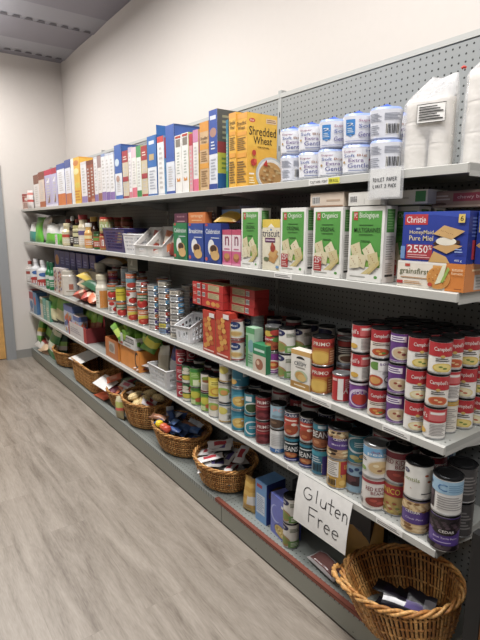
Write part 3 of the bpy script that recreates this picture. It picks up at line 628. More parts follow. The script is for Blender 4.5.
KINDS = {
 'camp_noodle': (.0345, .106, 'f3f0ea', DK, camp(('e3c24c', 'edd87a', '6f8c3a')), backc('c0222c', 0)),
 'camp_cream': (.0345, .106, 'f3f0ea', DK, camp(('e9d79a', 'f0e6bc', 'd05a34')), backc('c0222c', 0)),
 'camp_tomato': (.0345, .106, 'f1ece4', DK, camp(('d9803a', 'c8562c', 'e8c890')), backc('b81f2a', 0)),
 'camp_veg': (.0345, .106, 'c9302c', DK, [('r', 0, .56, 1, 1, 'b81f2a'), ('t', .24, .69, .8, .86, "Campbell's", 'f6f2ec'), ('r', 0, .0, 1, .56, 'efe4d4'), ('n', .2, .42, .8, .54, 2, '5a3a34'), ('e', .5, .2, .36, .17, 'e8e2da'), ('e', .5, .2, .31, .14, 'c8551f'), ('e', .42, .23, .08, .04, 'e0a040'), ('e', .6, .17, .08, .04, '5f8a3a'), ('e', .5, .14, .06, .03, 'e8c060')], backc('b81f2a', 0)),
 'camp_side': (.0345, .106, 'f3f0ea', DK, [('r', 0, .54, 1, 1, 'c0222c'), ('t', -.15, .62, .3, .84, "pbell's", 'f6f2ec'), ('r', .35, .6, .9, .93, 'd86a6a'), ('r', .4, .82, .85, .9, 'f0ece6'), ('n', .4, .08, .9, .5, 8, 'a09a98'), ('e', .12, .2, .17, .1, 'e3b23c')], backc('c0222c', 0)),
 'camp_gold': (.0345, .106, 'e6e0d4', 'd8b04a', [('r', 0, .93, 1, 1, 'c9a03a'), ('n', .15, .1, .85, .85, 11, 'a8a29a')], []),
 'camp_light': (.0345, .106, 'f3f1ee', DK, [('e', .3, .8, .25, .15, '6b9a44'), ('r', .4, .62, .95, .95, 'f6f4f0'), ('t', .45, .8, .9, .92, 'soup', '6a3c90'), ('e', .3, .25, .28, .2, 'c4502c'), ('e', .3, .25, .2, .13, 'e0a454'), ('e', .78, .3, .16, .13, '35332f'), ('e', .78, .3, .13, .1, 'f3f1ee'), ('n', .55, .5, .9, .6, 2, '8a8682')], []),
 'purple_soup': (.0345, .106, '6a3b8c', DK, [('r', .0, .72, .62, .92, 'ece6f0'), ('n', .1, .75, .55, .9, 2, '5a3080'), ('e', .5, .32, .36, .24, 'e3d9cc'), ('e', .5, .32, .3, .19, 'd9bd94'), ('e', .42, .36, .06, .04, 'a04a38'), ('e', .56, .28, .07, .05, '8a3c3c'), ('e', .52, .4, .05, .03, 'f0e0c0'), ('r', .1, .03, .9, .06, 'b89ccc')], BAND('5c3480')),
 'purple_ring': (.0345, .106, '7c3f98', DK, [('e', .52, .42, .42, .36, 'd9c8e4'), ('e', .56, .4, .36, .3, '7c3f98'), ('e', .55, .36, .3, .22, 'c23a2a'), ('t', .3, .56, .8, .7, 'SOUP', 'f2eef4'), ('r', 0, .93, 1, 1, 'e9e4ee')], BAND('6c3488')),
 'primo_soup': (.044, .116, 'c9782c', DK, [('r', 0, .66, 1, 1, 'b9342a'), ('t', .16, .74, .7, .88, 'PRIMO', 'f2e8d8'), ('r', 0, 0, .34, .66, 'e3d6bc') if False else ('r', .0, 0, .1, .66, 'a43c22'), ('e', .38, .3, .36, .27, 'd9a63c'), ('e', .38, .3, .3, .21, 'e6bd4e'), ('r', .66, .02, 1, .62, 'a85a2c'), ('n', .7, .1, .97, .58, 5, 'e0b080'), ('e', .82, .8, .1, .06, '7c2420')], BAND('a8442a')),
 'primo_red': (.037, .118, '8f2430', DK, [('t', .2, .72, .78, .86, 'PRIMO', 'efe2da'), ('n', .15, .56, .85, .66, 1, 'c89a94'), ('r', 0, .48, 1, .52, 'c23a40'), ('e', .5, .24, .42, .2, '641822'), ('e', .42, .26, .14, .08, '8a3038'), ('e', .6, .2, .14, .08, '86303a'), ('e', .3, .18, .1, .06, '7c2a34'), ('r', 0, .93, 1, .97, 'b43c40')], BAND('7f1f2a')),
 'red_small': (.036, .11, 'c22428', 'a9abad', [('r', .3, .05, .5, .9, 'f2ece4'), ('p', [(.5, .3), (.62, .55), (.7, .3)], 'f2e2d2'), ('n', .56, .5, .95, .9, 5, 'e6b0a8'), ('r', .05, .8, .28, .9, 'e8b8b0')], BAND('a81e24')),
 'dark_mix': (.036, .11, '3a2f2c', 'a9abad', [('r', 0, .78, 1, .98, 'a8322c'), ('n', .1, .5, .9, .74, 3, 'd8d2c6'), ('e', .5, .28, .4, .2, 'd0c8b0'), ('e', .5, .28, .3, .13, '6f4a34'), ('r', 0, .02, 1, .1, '9aa8b8')], BAND('2f3c34')),
 'compl_veg': (.0375, .112, 'eceae2', DK, [('e', .1, .85, .3, .14, '2b2f60'), ('t', -.04, .8, .24, .9, 'Deli', 'f0f0f0'), ('n', .45, .68, .9, .86, 3, '6a7a5a'), ('e', .15, .25, .34, .24, 'b39058'), ('e', .15, .25, .26, .17, '8a9a48'), ('r', .4, .0, 1, .3, '6fa052'), ('n', .5, .06, .9, .24, 3, 'e6efd8')], BAND('dfe2d4')),
 'compl_white': (.036, .105, 'f0ede6', 'b2524a', [('e', .34, .74, .3, .2, '2b3f74'), ('t', .14, .68, .5, .8, 'Meal', 'f0f0f4'), ('e', .4, .3, .36, .16, 'e6d39a'), ('e', .4, .3, .28, .1, 'd0a860'), ('r', 0, .0, 1, .06, 'a02c34'), ('r', 0, .95, 1, 1, 'a8323a')], BAND('ece9e2')),
 'purple_pasta': (.036, .1, '8a3290', 'a9abad', [('p', [(.1, .95), (.5, .75), (.9, .95)], 'efe8ee'), ('e', .5, .42, .38, .26, 'f0e4d4'), ('e', .5, .42, .3, .2, 'c8502c'), ('e', .5, .44, .16, .08, 'e6a850'), ('n', .1, .05, .9, .14, 1, 'e8c8ec')], BAND('7c2c84')),
 'veg_mix': (.037, .118, '39402c', 'a9abad', [('e', .25, .75, .25, .12, 'd9b83c'), ('e', .62, .8, .26, .12, 'b8342a'), ('r', .0, .42, .55, .62, 'c02a34'), ('t', .04, .46, .5, .58, 'Stew', 'f4ecec'), ('e', .7, .5, .3, .1, '5f9440'), ('e', .4, .24, .42, .18, 'a8522c'), ('e', .3, .28, .12, .06, 'd9a04c'), ('e', .6, .2, .12, .06, '7f2a1c')], BAND('6a2c24')),
 'tomato': (.038, .112, 'efe9e0', 'a9abad', [('e', .3, .7, .2, .14, 'c22a22'), ('e', .68, .28, .3, .2, 'c8261e'), ('e', .62, .34, .08, .05, 'e86a50'), ('e', .66, .46, .08, .04, '3f7a34'), ('r', 0, .86, 1, .98, 'd85a2c'), ('n', .1, .12, .34, .5, 4, '8a8680')], BAND('e6ddd0')),
 'tomato_green': (.038, .112, 'd9cdb8', 'a9abad', [('r', 0, .6, 1, .98, '3f7a4c'), ('r', 0, .86, 1, .98, 'd8632c'), ('t', .12, .66, .88, .82, 'Aylmer', 'f2ece0') if False else ('n', .12, .66, .88, .82, 2, 'f2ece0'), ('e', .5, .28, .4, .26, 'c8261e'), ('e', .42, .36, .1, .06, 'e86a50'), ('e', .5, .5, .12, .05, '3f7a34')], BAND('c23028')),
 'tomato_yellow': (.038, .112, 'e8d9b0', 'a9abad', [('r', 0, .66, 1, .98, 'd86a30'), ('n', .12, .72, .88, .9, 2, 'f6ecd8'), ('e', .5, .45, .46, .16, 'e6cf40'), ('e', .5, .22, .4, .2, 'c4301f'), ('e', .4, .26, .1, .05, 'e8795a')], BAND('c96a2c')),
 'yellow_tin': (.038, .112, 'e6d41f', 'a9abad', [('n', .2, .35, .8, .7, 2, 'a08c10'), ('r', 0, .9, 1, .98, '5a7a30')], BAND('e6d41f')),
 'blue_grey': (.038, .112, 'a9bac4', 'a9abad', [('r', .1, .2, .9, .9, 'bccbd2'), ('n', .2, .3, .8, .8, 5, '7f9098'), ('r', 0, 0, 1, .1, 'd8602c')], BAND('9aacb6')),
 'orange_label': (.038, .112, 'c9c4b8', 'a9abad', [('r', 0, .68, 1, .98, 'd9682c'), ('t', .1, .74, .9, .9, 'beans', 'f6eee2'), ('r', 0, .4, 1, .68, '6f9fae'), ('e', .5, .22, .36, .17, 'c03a28')], BAND('6f9fae')),
 'red_tin': (.038, .08, 'b02a3c', 'a9abad', [('t', .1, .45, .9, .75, 'chili', 'f2dcd8'), ('r', 0, .1, 1, .25, '5a3a7c'), ('r', 0, .85, 1, .95, 'd8a050')], BAND('8a2434')),
 'corn_green': (.0365, .11, '2f7a3c', DK, [('r', 0, 0, 1, .14, 'e8e6dc'), ('r', 0, .5, 1, .68, 'e8ded0'), ('e', .3, .8, .2, .12, 'd9d4c0'), ('e', .7, .82, .2, .1, '9c3424'), ('r', .5, .56, 1, .8, 'c02c24'), ('n', .55, .6, .95, .76, 2, 'f6e8dc'), ('e', .4, .3, .36, .14, 'd8c63a'), ('e', .66, .26, .1, .06, 'd06a2c')], BAND('3a8044')),
 'red_col': (.033, .1, 'b3263a', DK, [('t', .1, .6, .9, .78, 'PASTE', 'f2dede') if False else ('n', .2, .55, .8, .8, 2, 'f0c8c8'), ('e', .5, .3, .22, .15, 'f0ece8'), ('e', .5, .3, .15, .1, 'b3263a')], BAND('9c2032')),
 'bright_green': (.042, .115, '7cb83a', DK, [('r', 0, .8, 1, .98, '3f9040'), ('n', .2, .5, .6, .76, 3, 'c6e69a'), ('r', .3, .05, .62, .38, 'e8f2c8'), ('e', .75, .3, .18, .12, 'd2da30')], BAND('6cac34')),
 'green_fruit': (.037, .11, '86b840', DK, [('e', .35, .6, .3, .2, 'd8d23a'), ('e', .62, .3, .25, .14, 'd2602c'), ('r', .05, .05, .4, .3, 'cfe0a0'), ('r', 0, .86, 1, .98, '4f9040')], BAND('7aac3c')),
 'white_carrot': (.037, .11, 'eae6da', DK, [('e', .5, .75, .34, .14, '8aa03c'), ('e', .5, .62, .3, .08, '9a5a34'), ('n', .2, .12, .8, .45, 5, '9a968c'), ('r', 0, 0, 1, .08, '7a2c34')], BAND('e2ddd0')),
 'yellow_pine': (.04, .115, 'e8d22c', DK, [('r', .2, .55, .95, .85, 'f2e46a'), ('t', .3, .6, .9, .8, 'Dole', '9c3a20') if False else ('n', .3, .6, .9, .8, 2, '8c7a10'), ('e', .55, .28, .32, .2, 'd99a28'), ('e', .55, .28, .24, .14, 'f0d250')], BAND('dcc428')),
 'white_pear': (.04, .11, 'efece2', DK, [('e', .3, .62, .26, .2, 'e6d860'), ('n', .55, .5, .92, .8, 4, '8a9aa0'), ('b', .55, .12, .85, .42), ('r', 0, .9, 1, .98, '6a8090'), ('r', 0, .0, 1, .06, 'c8a050')], BAND('e9e5da')),
 'white_fruit': (.04, .11, 'eeeade', DK, [('e', .35, .55, .32, .22, '9fc050'), ('e', .4, .5, .18, .14, 'e0a050'), ('r', .6, .1, .95, .5, 'dfe4e0'), ('b', .62, .14, .92, .44), ('r', 0, .88, 1, .98, 'c9c4b4')], BAND('e9e5da')),
 'teal_corn': (.042, .112, '2388a4', 'a9abad', [('r', 0, .9, 1, .98, '1c7088'), ('e', .5, .42, .42, .34, '4fa8bc'), ('e', .5, .4, .34, .26, 'e0b652'), ('e', .42, .46, .12, .08, 'f0d27a'), ('e', .6, .36, .14, .1, 'cf9a3c'), ('e', .48, .28, .12, .06, 'f0cf70'), ('e', .62, .52, .06, .04, 'f4f0ea'), ('r', .88, .05, 1, .85, 'e8e4e6'), ('b', .9, .1, 1.0, .6)], BAND('1f7d98')),
 'teal_big': (.0455, .118, '1f86a8', 'a9abad', [('r', .58, .45, 1, .85, 'e2eef2'), ('n', .62, .5, .96, .8, 4, '4a90a8'), ('e', .05, .2, .3, .16, 'e0b050'), ('r', .1, .3, .5, .36, '6ab8cc')], BAND('1b7894')),
 'teal_peas': (.036, .112, '2a8a9c', DK, [('e', .5, .34, .38, .26, 'dfe8e0'), ('e', .5, .32, .32, .21, '3a5c34'), ('r', .2, .66, .5, .9, 'e8f0f0'), ('e', .75, .8, .1, .06, 'd8e060')], BAND('247c8e')),
 'teal_ring': (.036, .112, '2292a8', DK, [('e', .5, .45, .36, .34, 'e6eef0'), ('e', .56, .45, .34, .28, '2292a8'), ('n', .4, .4, .8, .55, 2, 'e6eef0')], BAND('247c8e')),
 'bm_lentil': (.0375, .115, '9cc3d6', DK, [('p', [(0, .98), (1, .98), (.9, .72), (.5, .62), (.1, .72)], '22284e'), ('t', .28, .74, .72, .9, 'PC', 'e8a8b0'), ('n', .2, .48, .8, .6, 2, '7f8f9a'), ('e', .35, .22, .42, .2, '5a4232'), ('e', .3, .26, .14, .06, '8a6a50'), ('e', .84, .14, .12, .1, 'e9e6e0'), ('e', .84, .14, .09, .07, '403830')], BAND('c8dde6')),
 'white_blue': (.0375, .115, 'e9e9e8', DK, [('r', 0, 0, 1, .18, '2f6fb2'), ('t', .4, .03, .6, .16, 'PC', 'e8f0f6'), ('n', .15, .3, .8, .85, 7, 'cfcfce')], BAND('e2e4e6')),
 'clark_white': (.038, .115, 'e9e6e2', DK, [('r', 0, .8, .7, .97, '1e2a5c'), ('t', .06, .82, .64, .94, 'CLARK', 'e8e4e4'), ('r', 0, .5, .7, .8, 'c0402c'), ('n', .1, .6, .6, .74, 1, 'f0d8c8'), ('e', .34, .3, .34, .26, 'c0402c'), ('e', .36, .28, .28, .2, 'a0441e'), ('e', .5, .5, .1, .06, 'e8d8c8'), ('e', .3, .2, .12, .07, 'c87440'), ('n', .76, .1, .98, .9, 9, 'a09c98')], BAND('e0dcd8')),
 'clark_teal': (.038, .115, '1d2a30', DK, [('r', 0, .86, 1, .98, '1f7f98'), ('t', .05, .62, .66, .82, 'TOMATO', 'e6eaea') if False else ('n', .1, .72, .66, .82, 1, 'e6eaea'), ('t', .06, .42, .68, .64, 'BEANS', 'f0f0ee'), ('e', .38, .26, .28, .12, 'a8562c'), ('e', .3, .28, .1, .06, 'd08a4c'), ('e', .48, .24, .1, .06, 'c07a40'), ('r', 0, 0, 1, .13, '242c7c'), ('n', .12, .03, .62, .1, 1, 'c8c8e0'), ('r', .74, .13, 1, .86, '3a86a8'), ('r', .88, .13, 1, .86, '3a3c9c')], BAND('1f6f90')),
 'clark_brown': (.038, .115, '5a3a2e', DK, [('r', 0, .74, 1, .98, '2a7f94'), ('r', .35, .82, .65, .94, 'cfe0e4'), ('t', .12, .44, .84, .7, 'BEANS', 'e8e4de'), ('e', .4, .22, .4, .18, 'a05a30'), ('e', .3, .25, .12, .07, 'c8885a'), ('e', .58, .2, .12, .07, '884824')], BAND('4a2f28')),
 'teal_barcode': (.038, .115, '2a7a98', DK, [('r', 0, .8, 1, .98, '2f9ab0'), ('r', .55, 0, 1, .8, '3a2f84'), ('n', .12, .5, .5, .78, 3, 'c8dce4'), ('b', .12, .1, .55, .48)], BAND('2a5f90')),
 'cedar_pinto': (.046, .1235, '5c3f90', DK, [('r', 0, .7, 1, .98, 'c8a878')]+[('e', (i*.137+.05) % 1, .74+.2*((i*.317) % 1), .065, .045, ('e8d6a8', '4a342a', 'c8a070')[i % 3]) for i in range(34)]+[('r', .0, .64, 1, .71, '5c3f90'), ('t', .32, .645, .72, .725, 'CEDAR', 'f4f0ea'), ('t', .28, .46, .74, .52, 'Mixed Bean', 'e6def0'), ('r', 0, 0, 1, .32, 'b89468')]+[('e', (i*.173+.03) % 1, .04+.25*((i*.417) % 1), .065, .045, ('e8d6a8', '3a2a24', 'd0a878')[i % 3]) for i in range(34)], BAND('54398a')),
 'cedar_chick': (.046, .1235, '5c3f90', DK, [('r', 0, .68, 1, .98, 'd2b07c')]+[('e', (i*.137+.05) % 1, .7+.25*((i*.317) % 1), .065, .045, ('ecd2a0', '8e6434', 'e8cc98')[i % 3]) for i in range(34)]+[('t', .2, .62, .56, .7, 'CEDAR', 'f4f0ea'), ('t', .22, .42, .64, .48, 'Chick Peas', 'd8cce8'), ('r', 0, 0, 1, .28, 'd2b07c')]+[('e', (i*.173+.03) % 1, .04+.2*((i*.417) % 1), .065, .045, ('ecd2a0', '8e6434', 'e8cc98')[i % 3]) for i in range(30)], BAND('54398a')),
 'cedar_black': (.046, .1235, '5d4198', DK, [('r', .0, .58, 1, .98, '2a2226')]+[('e', (i*.137+.05) % 1, .62+.32*((i*.317) % 1), .06, .04, ('4a3c44', '1c161a', '5c4a54')[i % 3]) for i in range(40)]+[('e', .56, .56, .3, .09, '2a2226'), ('t', .42, .545, .76, .625, 'CEDAR', 'f4f0ea'), ('t', .3, .36, .84, .41, 'Black Turtle Beans', 'ded2ee'), ('n', .3, .22, .7, .28, 1, 'b8a8d8'), ('r', 0, 0, 1, .16, '2a2226')]+[('e', (i*.173+.03) % 1, .03+.12*((i*.417) % 1), .06, .04, ('4a3c44', '1c161a', '5c4a54')[i % 3]) for i in range(24)], BAND('54398a')),
 'bm_black': (.046, .1235, 'eceae6', DK, [('r', 0, .6, 1, .98, '9cc4de'), ('t', .3, .68, .52, .88, 'C', '3f78b0'), ('n', .55, .66, 1, .9, 4, '6f9cc0'), ('e', .05, .82, .08, .06, '20406c'), ('r', 0, .1, .22, .62, '3a2c34'), ('e', .12, .5, .1, .08, '5c4650'), ('n', .3, .12, .96, .54, 6, 'a8a4a2')], BAND('e4e2de')),
 'lentil_white': (.046, .1235, 'ecebe4', DK, [('e', .14, .8, .1, .07, '26305c'), ('t', .08, .77, .2, .83, 'PC', 'f0f0f0'), ('t', .06, .52, .5, .64, 'Lentils', '88924a'), ('e', .66, .74, .05, .035, 'b5592c'), ('e', .74, .54, .05, .035, 'b5592c'), ('p', [(0, .0), (0, .42), (.3, .3), (.62, .0)], 'b9623a'), ('n', .55, .14, .95, .2, 1, '2a2a34')], BAND('e6e5de')),
 'kidney_white': (.046, .1235, 'ebe6e0', 'b6aaa4', [('r', 0, .88, 1, .98, 'a8303c'), ('t', .3, .62, .96, .76, 'RED KIDNEY', '8a2430'), ('t', .45, .5, .84, .6, 'BEANS', '8a2430'), ('e', .62, .26, .36, .2, 'e0d4c8'), ('e', .62, .26, .32, .17, '8e2f24'), ('e', .52, .3, .1, .05, 'b84a38'), ('e', .7, .22, .1, .05, 'b04434'), ('e', .1, .4, .06, .04, 'b09884'), ('b', .02, .08, .2, .3)], BAND('e4dfd8')),
 'kidney_red': (.046, .1235, 'ebe4de', DK, [('r', 0, .78, 1, .98, '8e2436'), ('t', .1, .6, .9, .76, 'RED KIDNEY', '8a2430'), ('t', .4, .46, .84, .58, 'BEANS', '8a2430'), ('e', .55, .22, .42, .2, '8e2f28'), ('e', .45, .26, .1, .05, 'b84a38'), ('e', .65, .2, .1, .05, 'a84030')], BAND('e0d8d2')),
 'chick_blue': (.046, .1235, 'eceae6', 'a9abad', [('r', 0, .68, 1, .98, '6fb0dc'), ('t', .36, .82, .6, .89, 'chick', 'b03040'), ('t', .26, .7, .76, .8, 'peas', 'f0f6fa'), ('e', .62, .34, .36, .25, 'e6dcc8'), ('e', .62, .34, .32, .21, 'd8ba84'), ('e', .5, .4, .08, .05, 'f0e0b8'), ('e', .7, .3, .08, .05, 'b8955c'), ('e', .6, .24, .07, .04, '8a5a3a'), ('n', .04, .5, .24, .62, 2, '3a3a3a'), ('e', .14, .24, .1, .07, '90b060')], BAND('dfe2e2')),
 'unico': (.046, .1235, 'd8a840', 'a9abad', [('r', .56, .5, 1, .98, 'b5282c'), ('t', .66, .7, .98, .86, 'UNICO', 'f0d040'), ('r', .1, .4, .5, .98, 'ece8e0'), ('n', .14, .45, .46, .94, 7, '9c9894'), ('p', [(.56, .5), (1, .62), (1, .5), (.6, .4)], '3a3f90'), ('b', .14, .06, .44, .32), ('e', .85, .22, .12, .14, 'a03030'), ('e', .62, .2, .1, .1, 'e8c060')], BAND('c89838')),
 'unico_mix': (.046, .1235, 'd2b060', 'a9abad', [('r', 0, .6, 1, .98, 'b5282c'), ('t', .05, .68, .6, .88, 'UNICO', 'f0d040'), ('p', [(0, .66), (1, .52), (1, .42), (0, .56)], '3a3f90')]+[('e', (i*.137+.05) % 1, .04+.36*((i*.317) % 1), .055, .04, ('ecd2a0', 'b8623c', 'd8c45c', '8f9a4a')[i % 4]) for i in range(30)], BAND('c89838')),
 'teal_bm': (.04, .12, '24849a', DK, [('e', .45, .66, .42, .3, 'e2ecee'), ('e', .52, .68, .38, .26, '24849a'), ('n', .35, .58, .85, .78, 3, 'd8ecf0'), ('e', .35, .2, .16, .08, 'c8bc7c'), ('e', .65, .26, .14, .08, 'd8b060'), ('e', .5, .1, .14, .06, '9aa04c')], BAND('1f748a')),
 'blue_berry': (.04, .12, '9ac0d8', 'a9abad', [('e', .3, .8, .1, .08, '2a4a7c'), ('e', .5, .88, .08, .06, '2a4a7c'), ('e', .65, .76, .09, .07, '34568a'), ('r', .05, .25, .6, .62, '4a2c34'), ('e', .3, .48, .2, .12, '6c3c40'), ('e', .45, .34, .12, .08, '3a2028')], BAND('8ab4d0')),
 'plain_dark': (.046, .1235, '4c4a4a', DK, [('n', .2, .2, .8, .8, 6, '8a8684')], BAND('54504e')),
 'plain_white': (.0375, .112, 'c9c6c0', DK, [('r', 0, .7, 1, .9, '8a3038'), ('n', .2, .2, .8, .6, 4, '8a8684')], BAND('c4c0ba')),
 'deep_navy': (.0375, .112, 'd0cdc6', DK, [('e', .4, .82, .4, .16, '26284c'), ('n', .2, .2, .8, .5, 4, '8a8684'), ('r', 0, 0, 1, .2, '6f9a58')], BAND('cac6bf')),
}
for q, (c1, c2) in enumerate((('dcd4c2', '8c8878'), ('cfd6da', '5a80a8'), ('e6e2d8', 'c8662c'), ('e0ddd4', '4a9ac8'), ('b9b6ae', '6c6a64'), ('e8e0d8', 'c23a2c'), ('e6e4e2', '4a3c8c'), ('e8d83a', 'a8b8d8'), ('7fa0c8', '3a3470'))):
    KINDS['tuna%d' % q] = (.043, .036, c1, 'a9abad', [('r', .45, .05, 1, .95, c2), ('n', .1, .25, .42, .8, 2, '7a766e'), ('n', .55, .3, .95, .7, 1, 'f0eee8')], BAND(c1))
LOOK = {
 'camp_noodle': 'red and white noodle soup can', 'camp_cream': 'red and white cream soup can', 'camp_tomato': 'red and white tomato soup can', 'camp_veg': 'red soup can with vegetable bowl', 'camp_side': 'red and white soup can turned sideways', 'camp_gold': 'gold rimmed white can',
 'camp_light': 'white soup can with round badge', 'purple_soup': 'purple soup can with cream bowl', 'purple_ring': 'violet can with pale ring', 'primo_soup': 'orange soup can with red top', 'primo_red': 'dark red bean can', 'red_small': 'small bright red can', 'dark_mix': 'dark can with red top band',
 'compl_veg': 'white and green can, navy badge', 'compl_white': 'white can with navy badge, red lid', 'purple_pasta': 'magenta pasta can', 'veg_mix': 'colourful vegetable stew can', 'tomato': 'white can with red tomatoes', 'tomato_green': 'green and red tomato can', 'tomato_yellow': 'orange and yellow tomato can',
 'yellow_tin': 'plain bright yellow can', 'blue_grey': 'pale blue grey can', 'orange_label': 'can with orange and teal label', 'red_tin': 'short crimson can', 'corn_green': 'green vegetable can with red patch', 'red_col': 'narrow crimson can', 'bright_green': 'large lime green can', 'green_fruit': 'green can with yellow fruit',
 'white_carrot': 'white can with green leaf label', 'yellow_pine': 'bright yellow fruit can', 'white_pear': 'white can with pear label', 'white_fruit': 'white can with green fruit', 'teal_corn': 'teal can with golden pasta', 'teal_big': 'wide teal can', 'teal_peas': 'teal can of green peas', 'teal_ring': 'teal can with white ring',
 'bm_lentil': 'pale blue can, navy top', 'white_blue': 'white can with blue base band', 'clark_white': 'white bean can, red centre', 'clark_teal': 'black bean can with teal band', 'clark_brown': 'brown and teal bean can', 'teal_barcode': 'teal and violet can showing bar code', 'cedar_pinto': 'purple can of mixed beans', 'cedar_chick': 'purple chick pea can', 'cedar_black': 'purple can of black turtle beans',
 'bm_black': 'white can with light blue top', 'lentil_white': 'white can of lentils', 'kidney_white': 'white can of red kidney beans', 'kidney_red': 'kidney bean can with crimson top', 'chick_blue': 'white chick pea can, blue top', 'unico': 'yellow and red can showing bar code', 'unico_mix': 'yellow mixed bean can, red top', 'teal_bm': 'teal can with white swirl', 'blue_berry': 'light blue can with dark berries',
 'plain_dark': 'dark shaded can behind the front row', 'plain_white': 'pale can with crimson band', 'deep_navy': 'pale can with navy top behind others'}
for q, s in enumerate(('cream', 'blue and grey', 'white and orange', 'white and sky blue', 'grey', 'white and red', 'white and violet', 'yellow and pale blue', 'dark blue')): LOOK['tuna%d' % q] = f'flat {s} fish can'
NAMEK = {'t': 'fish_can'}
def can(kind, x, y, z, k, rz=None, tw=.0):
    me, me2 = can_proto(kind)
    nm = 'fish_can' if kind.startswith('tuna') else ('soup_can' if 'camp' in kind or 'soup' in kind or 'ring' in kind else 'food_can')
    root = empty(nm, (x, y, z)); root.rotation_euler[2] = math.atan2(-y, -x)+pi/2+(tw if rz is None else rz)
    for n_, m_ in (('can_body', me), ('lid', me2)):
        o = bpy.data.objects.new(n_, m_); COL.objects.link(o); o.parent = root
    return reg(root, LOOK[kind], WH[k], 'can', 'cans on the '+WH[k])
RJ = random.Random(11)
def stack(u, y, k, kinds, tw=None, x=None):
    z = SH[k]+.0008
    if x is None: x = xat(u, y, z+.08)
    for i, kd in enumerate(kinds):
        t = RJ.uniform(-.3, .3) if tw is None else (tw[i] if isinstance(tw, (list, tuple)) else tw)
        can(kd, x+RJ.uniform(-.001, .001), y+RJ.uniform(-.001, .001), z, k, tw=t); z += KINDS[kd][1]+.0003
    return x

# ---- middle shelf, red and white soup block
F0 = YF+.05
stack(359, F0, 3, ('purple_ring', 'camp_side', 'camp_side'), [0, .5, .3])
stack(378.5, F0-.006, 3, ('camp_veg', 'camp_light', 'camp_veg'), [.0, .1, 0])
stack(397, F0-.002, 3, ('purple_soup',)*3, [.1, 0, .15])
stack(415, F0-.004, 3, ('camp_cream', 'camp_cream', 'camp_noodle'), [.3, .3, .3])
stack(435.5, F0-.002, 3, ('camp_side', 'camp_tomato', 'camp_noodle'), [-.1, .1, .25])
G3 = {1: [('camp_gold', 'camp_side', 'camp_tomato'), ('camp_noodle', 'camp_cream', 'camp_side'), ('purple_soup', 'camp_veg', 'camp_noodle'), ('camp_noodle', 'camp_tomato', 'camp_veg'), ('camp_veg', 'camp_noodle', 'camp_side')],
      2: [('camp_noodle', 'camp_cream', 'primo_red')[:2]+('camp_noodle',), ('camp_noodle',)*3, ('camp_veg',)*3, ('camp_cream',)*3, ('purple_soup',)*3],
      3: [('camp_cream', 'camp_noodle', 'camp_noodle'), ('camp_veg', 'camp_noodle', 'camp_veg'), ('camp_noodle',)*3, ('camp_tomato',)*3, ('camp_veg',)*3]}
for ry in (1, 2, 3):
    for ci, ks in enumerate(G3[ry]):
        stack(0, F0+.0725*ry, 3, ks, x=-.835-.0005*ry-.0735*ci+.011*(ry-1)+(-.005 if ry == 1 else 0))
# orange soups, red can and the dark ones behind
stack(322, F0+.008, 3, ('primo_soup', 'primo_soup'), [.0, .05])
stack(341.5, F0+.002, 3, ('red_small',), .2)
stack(345, F0+.09, 3, ('dark_mix', 'dark_mix', ), [0, .2])
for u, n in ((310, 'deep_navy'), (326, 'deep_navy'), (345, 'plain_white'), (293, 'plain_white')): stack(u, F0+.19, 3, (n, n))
stack(302, F0+.09, 3, ('compl_veg', 'compl_veg', ), [0, .3])
# small cracker carton, white-green cans, magenta can
ccF = [('r', 0, 0, 1, 1, 'f0ece2'), ('r', 0, .88, 1, 1, 'e0b060'), ('e', .5, .78, .22, .07, '2f2c2a'), ('r', .28, .72, .72, .78, 'f0ece2'), ('t', .18, .6, .82, .7, 'CRISPY', '3f4a54'), ('n', .25, .54, .75, .58, 1, '7f7a70'), ('e', .55, .34, .34, .15, 'b9c8a0'), ('e', .5, .34, .25, .11, 'd0a050'), ('e', .6, .3, .22, .09, 'e2bd70'), ('r', 0, 0, 1, .17, 'b98a3c'), ('n', .2, .05, .8, .12, 1, 'f2e2c0')]
cbox('cracker_box', 'small cream and gold crisps carton', 3, 291.5, 309.5, 351, .045, 'ece6d8', {'F': ccF, 'R': [('r', 0, .0, 1, 1, 'd9a24c'), ('r', 0, .17, 1, .85, 'e8dcc4')]}, y0=YF+.012, rz=.06)
stack(287, F0+.025, 3, ('compl_veg', 'compl_veg'), [0, .05])
stack(273, F0+.02, 3, ('purple_pasta', 'veg_mix'), [0, 0])
stack(258, F0+.11, 3, ('plain_white', 'blue_grey'), [0, .4]); stack(274, F0+.13, 3, ('plain_white', 'deep_navy', ))
stack(237.5, F0+.01, 3, ('compl_white', 'compl_white'), [0, 0])
stack(248, F0+.1, 3, ('compl_white', 'compl_white'), [0, .2]); stack(259, F0+.19, 3, ('compl_white', 'compl_white', )); stack(281, F0+.2, 3, ('compl_white', 'compl_white'))
cbox('tea_carton', 'upright mint green carton', 3, 246, 254.5, 328, .05, 'a6cfae', {'F': [('r', 0, 0, 1, 1, 'a9d4b0'), ('r', 0, .86, 1, 1, '5aa86c'), ('e', .6, .55, .34, .16, '7fb4b8'), ('r', 0, 0, .25, .8, '4f9c5c'), ('n', .2, .1, .8, .35, 4, '6f9c7c')], 'R': [('r', 0, 0, 1, 1, 'bcd8c0'), ('n', .2, .3, .8, .7, 5, '7fa08a')]}, y0=YF+.03)
cbox('tuna_pack', 'low green and beige snack carton', 3, 253, 266, 345, .05, '2a8a58', {'F': [('r', 0, .62, 1, 1, '1f8f5c'), ('r', 0, 0, 1, .62, 'd9cdb8'), ('e', .5, .3, .3, .2, 'a8694c'), ('e', .4, .35, .12, .08, 'e8c8a8'), ('n', .1, .7, .9, .9, 1, 'cfeadb')], 'R': [('r', 0, 0, 1, 1, '277a50')]}, y0=YF+.012)
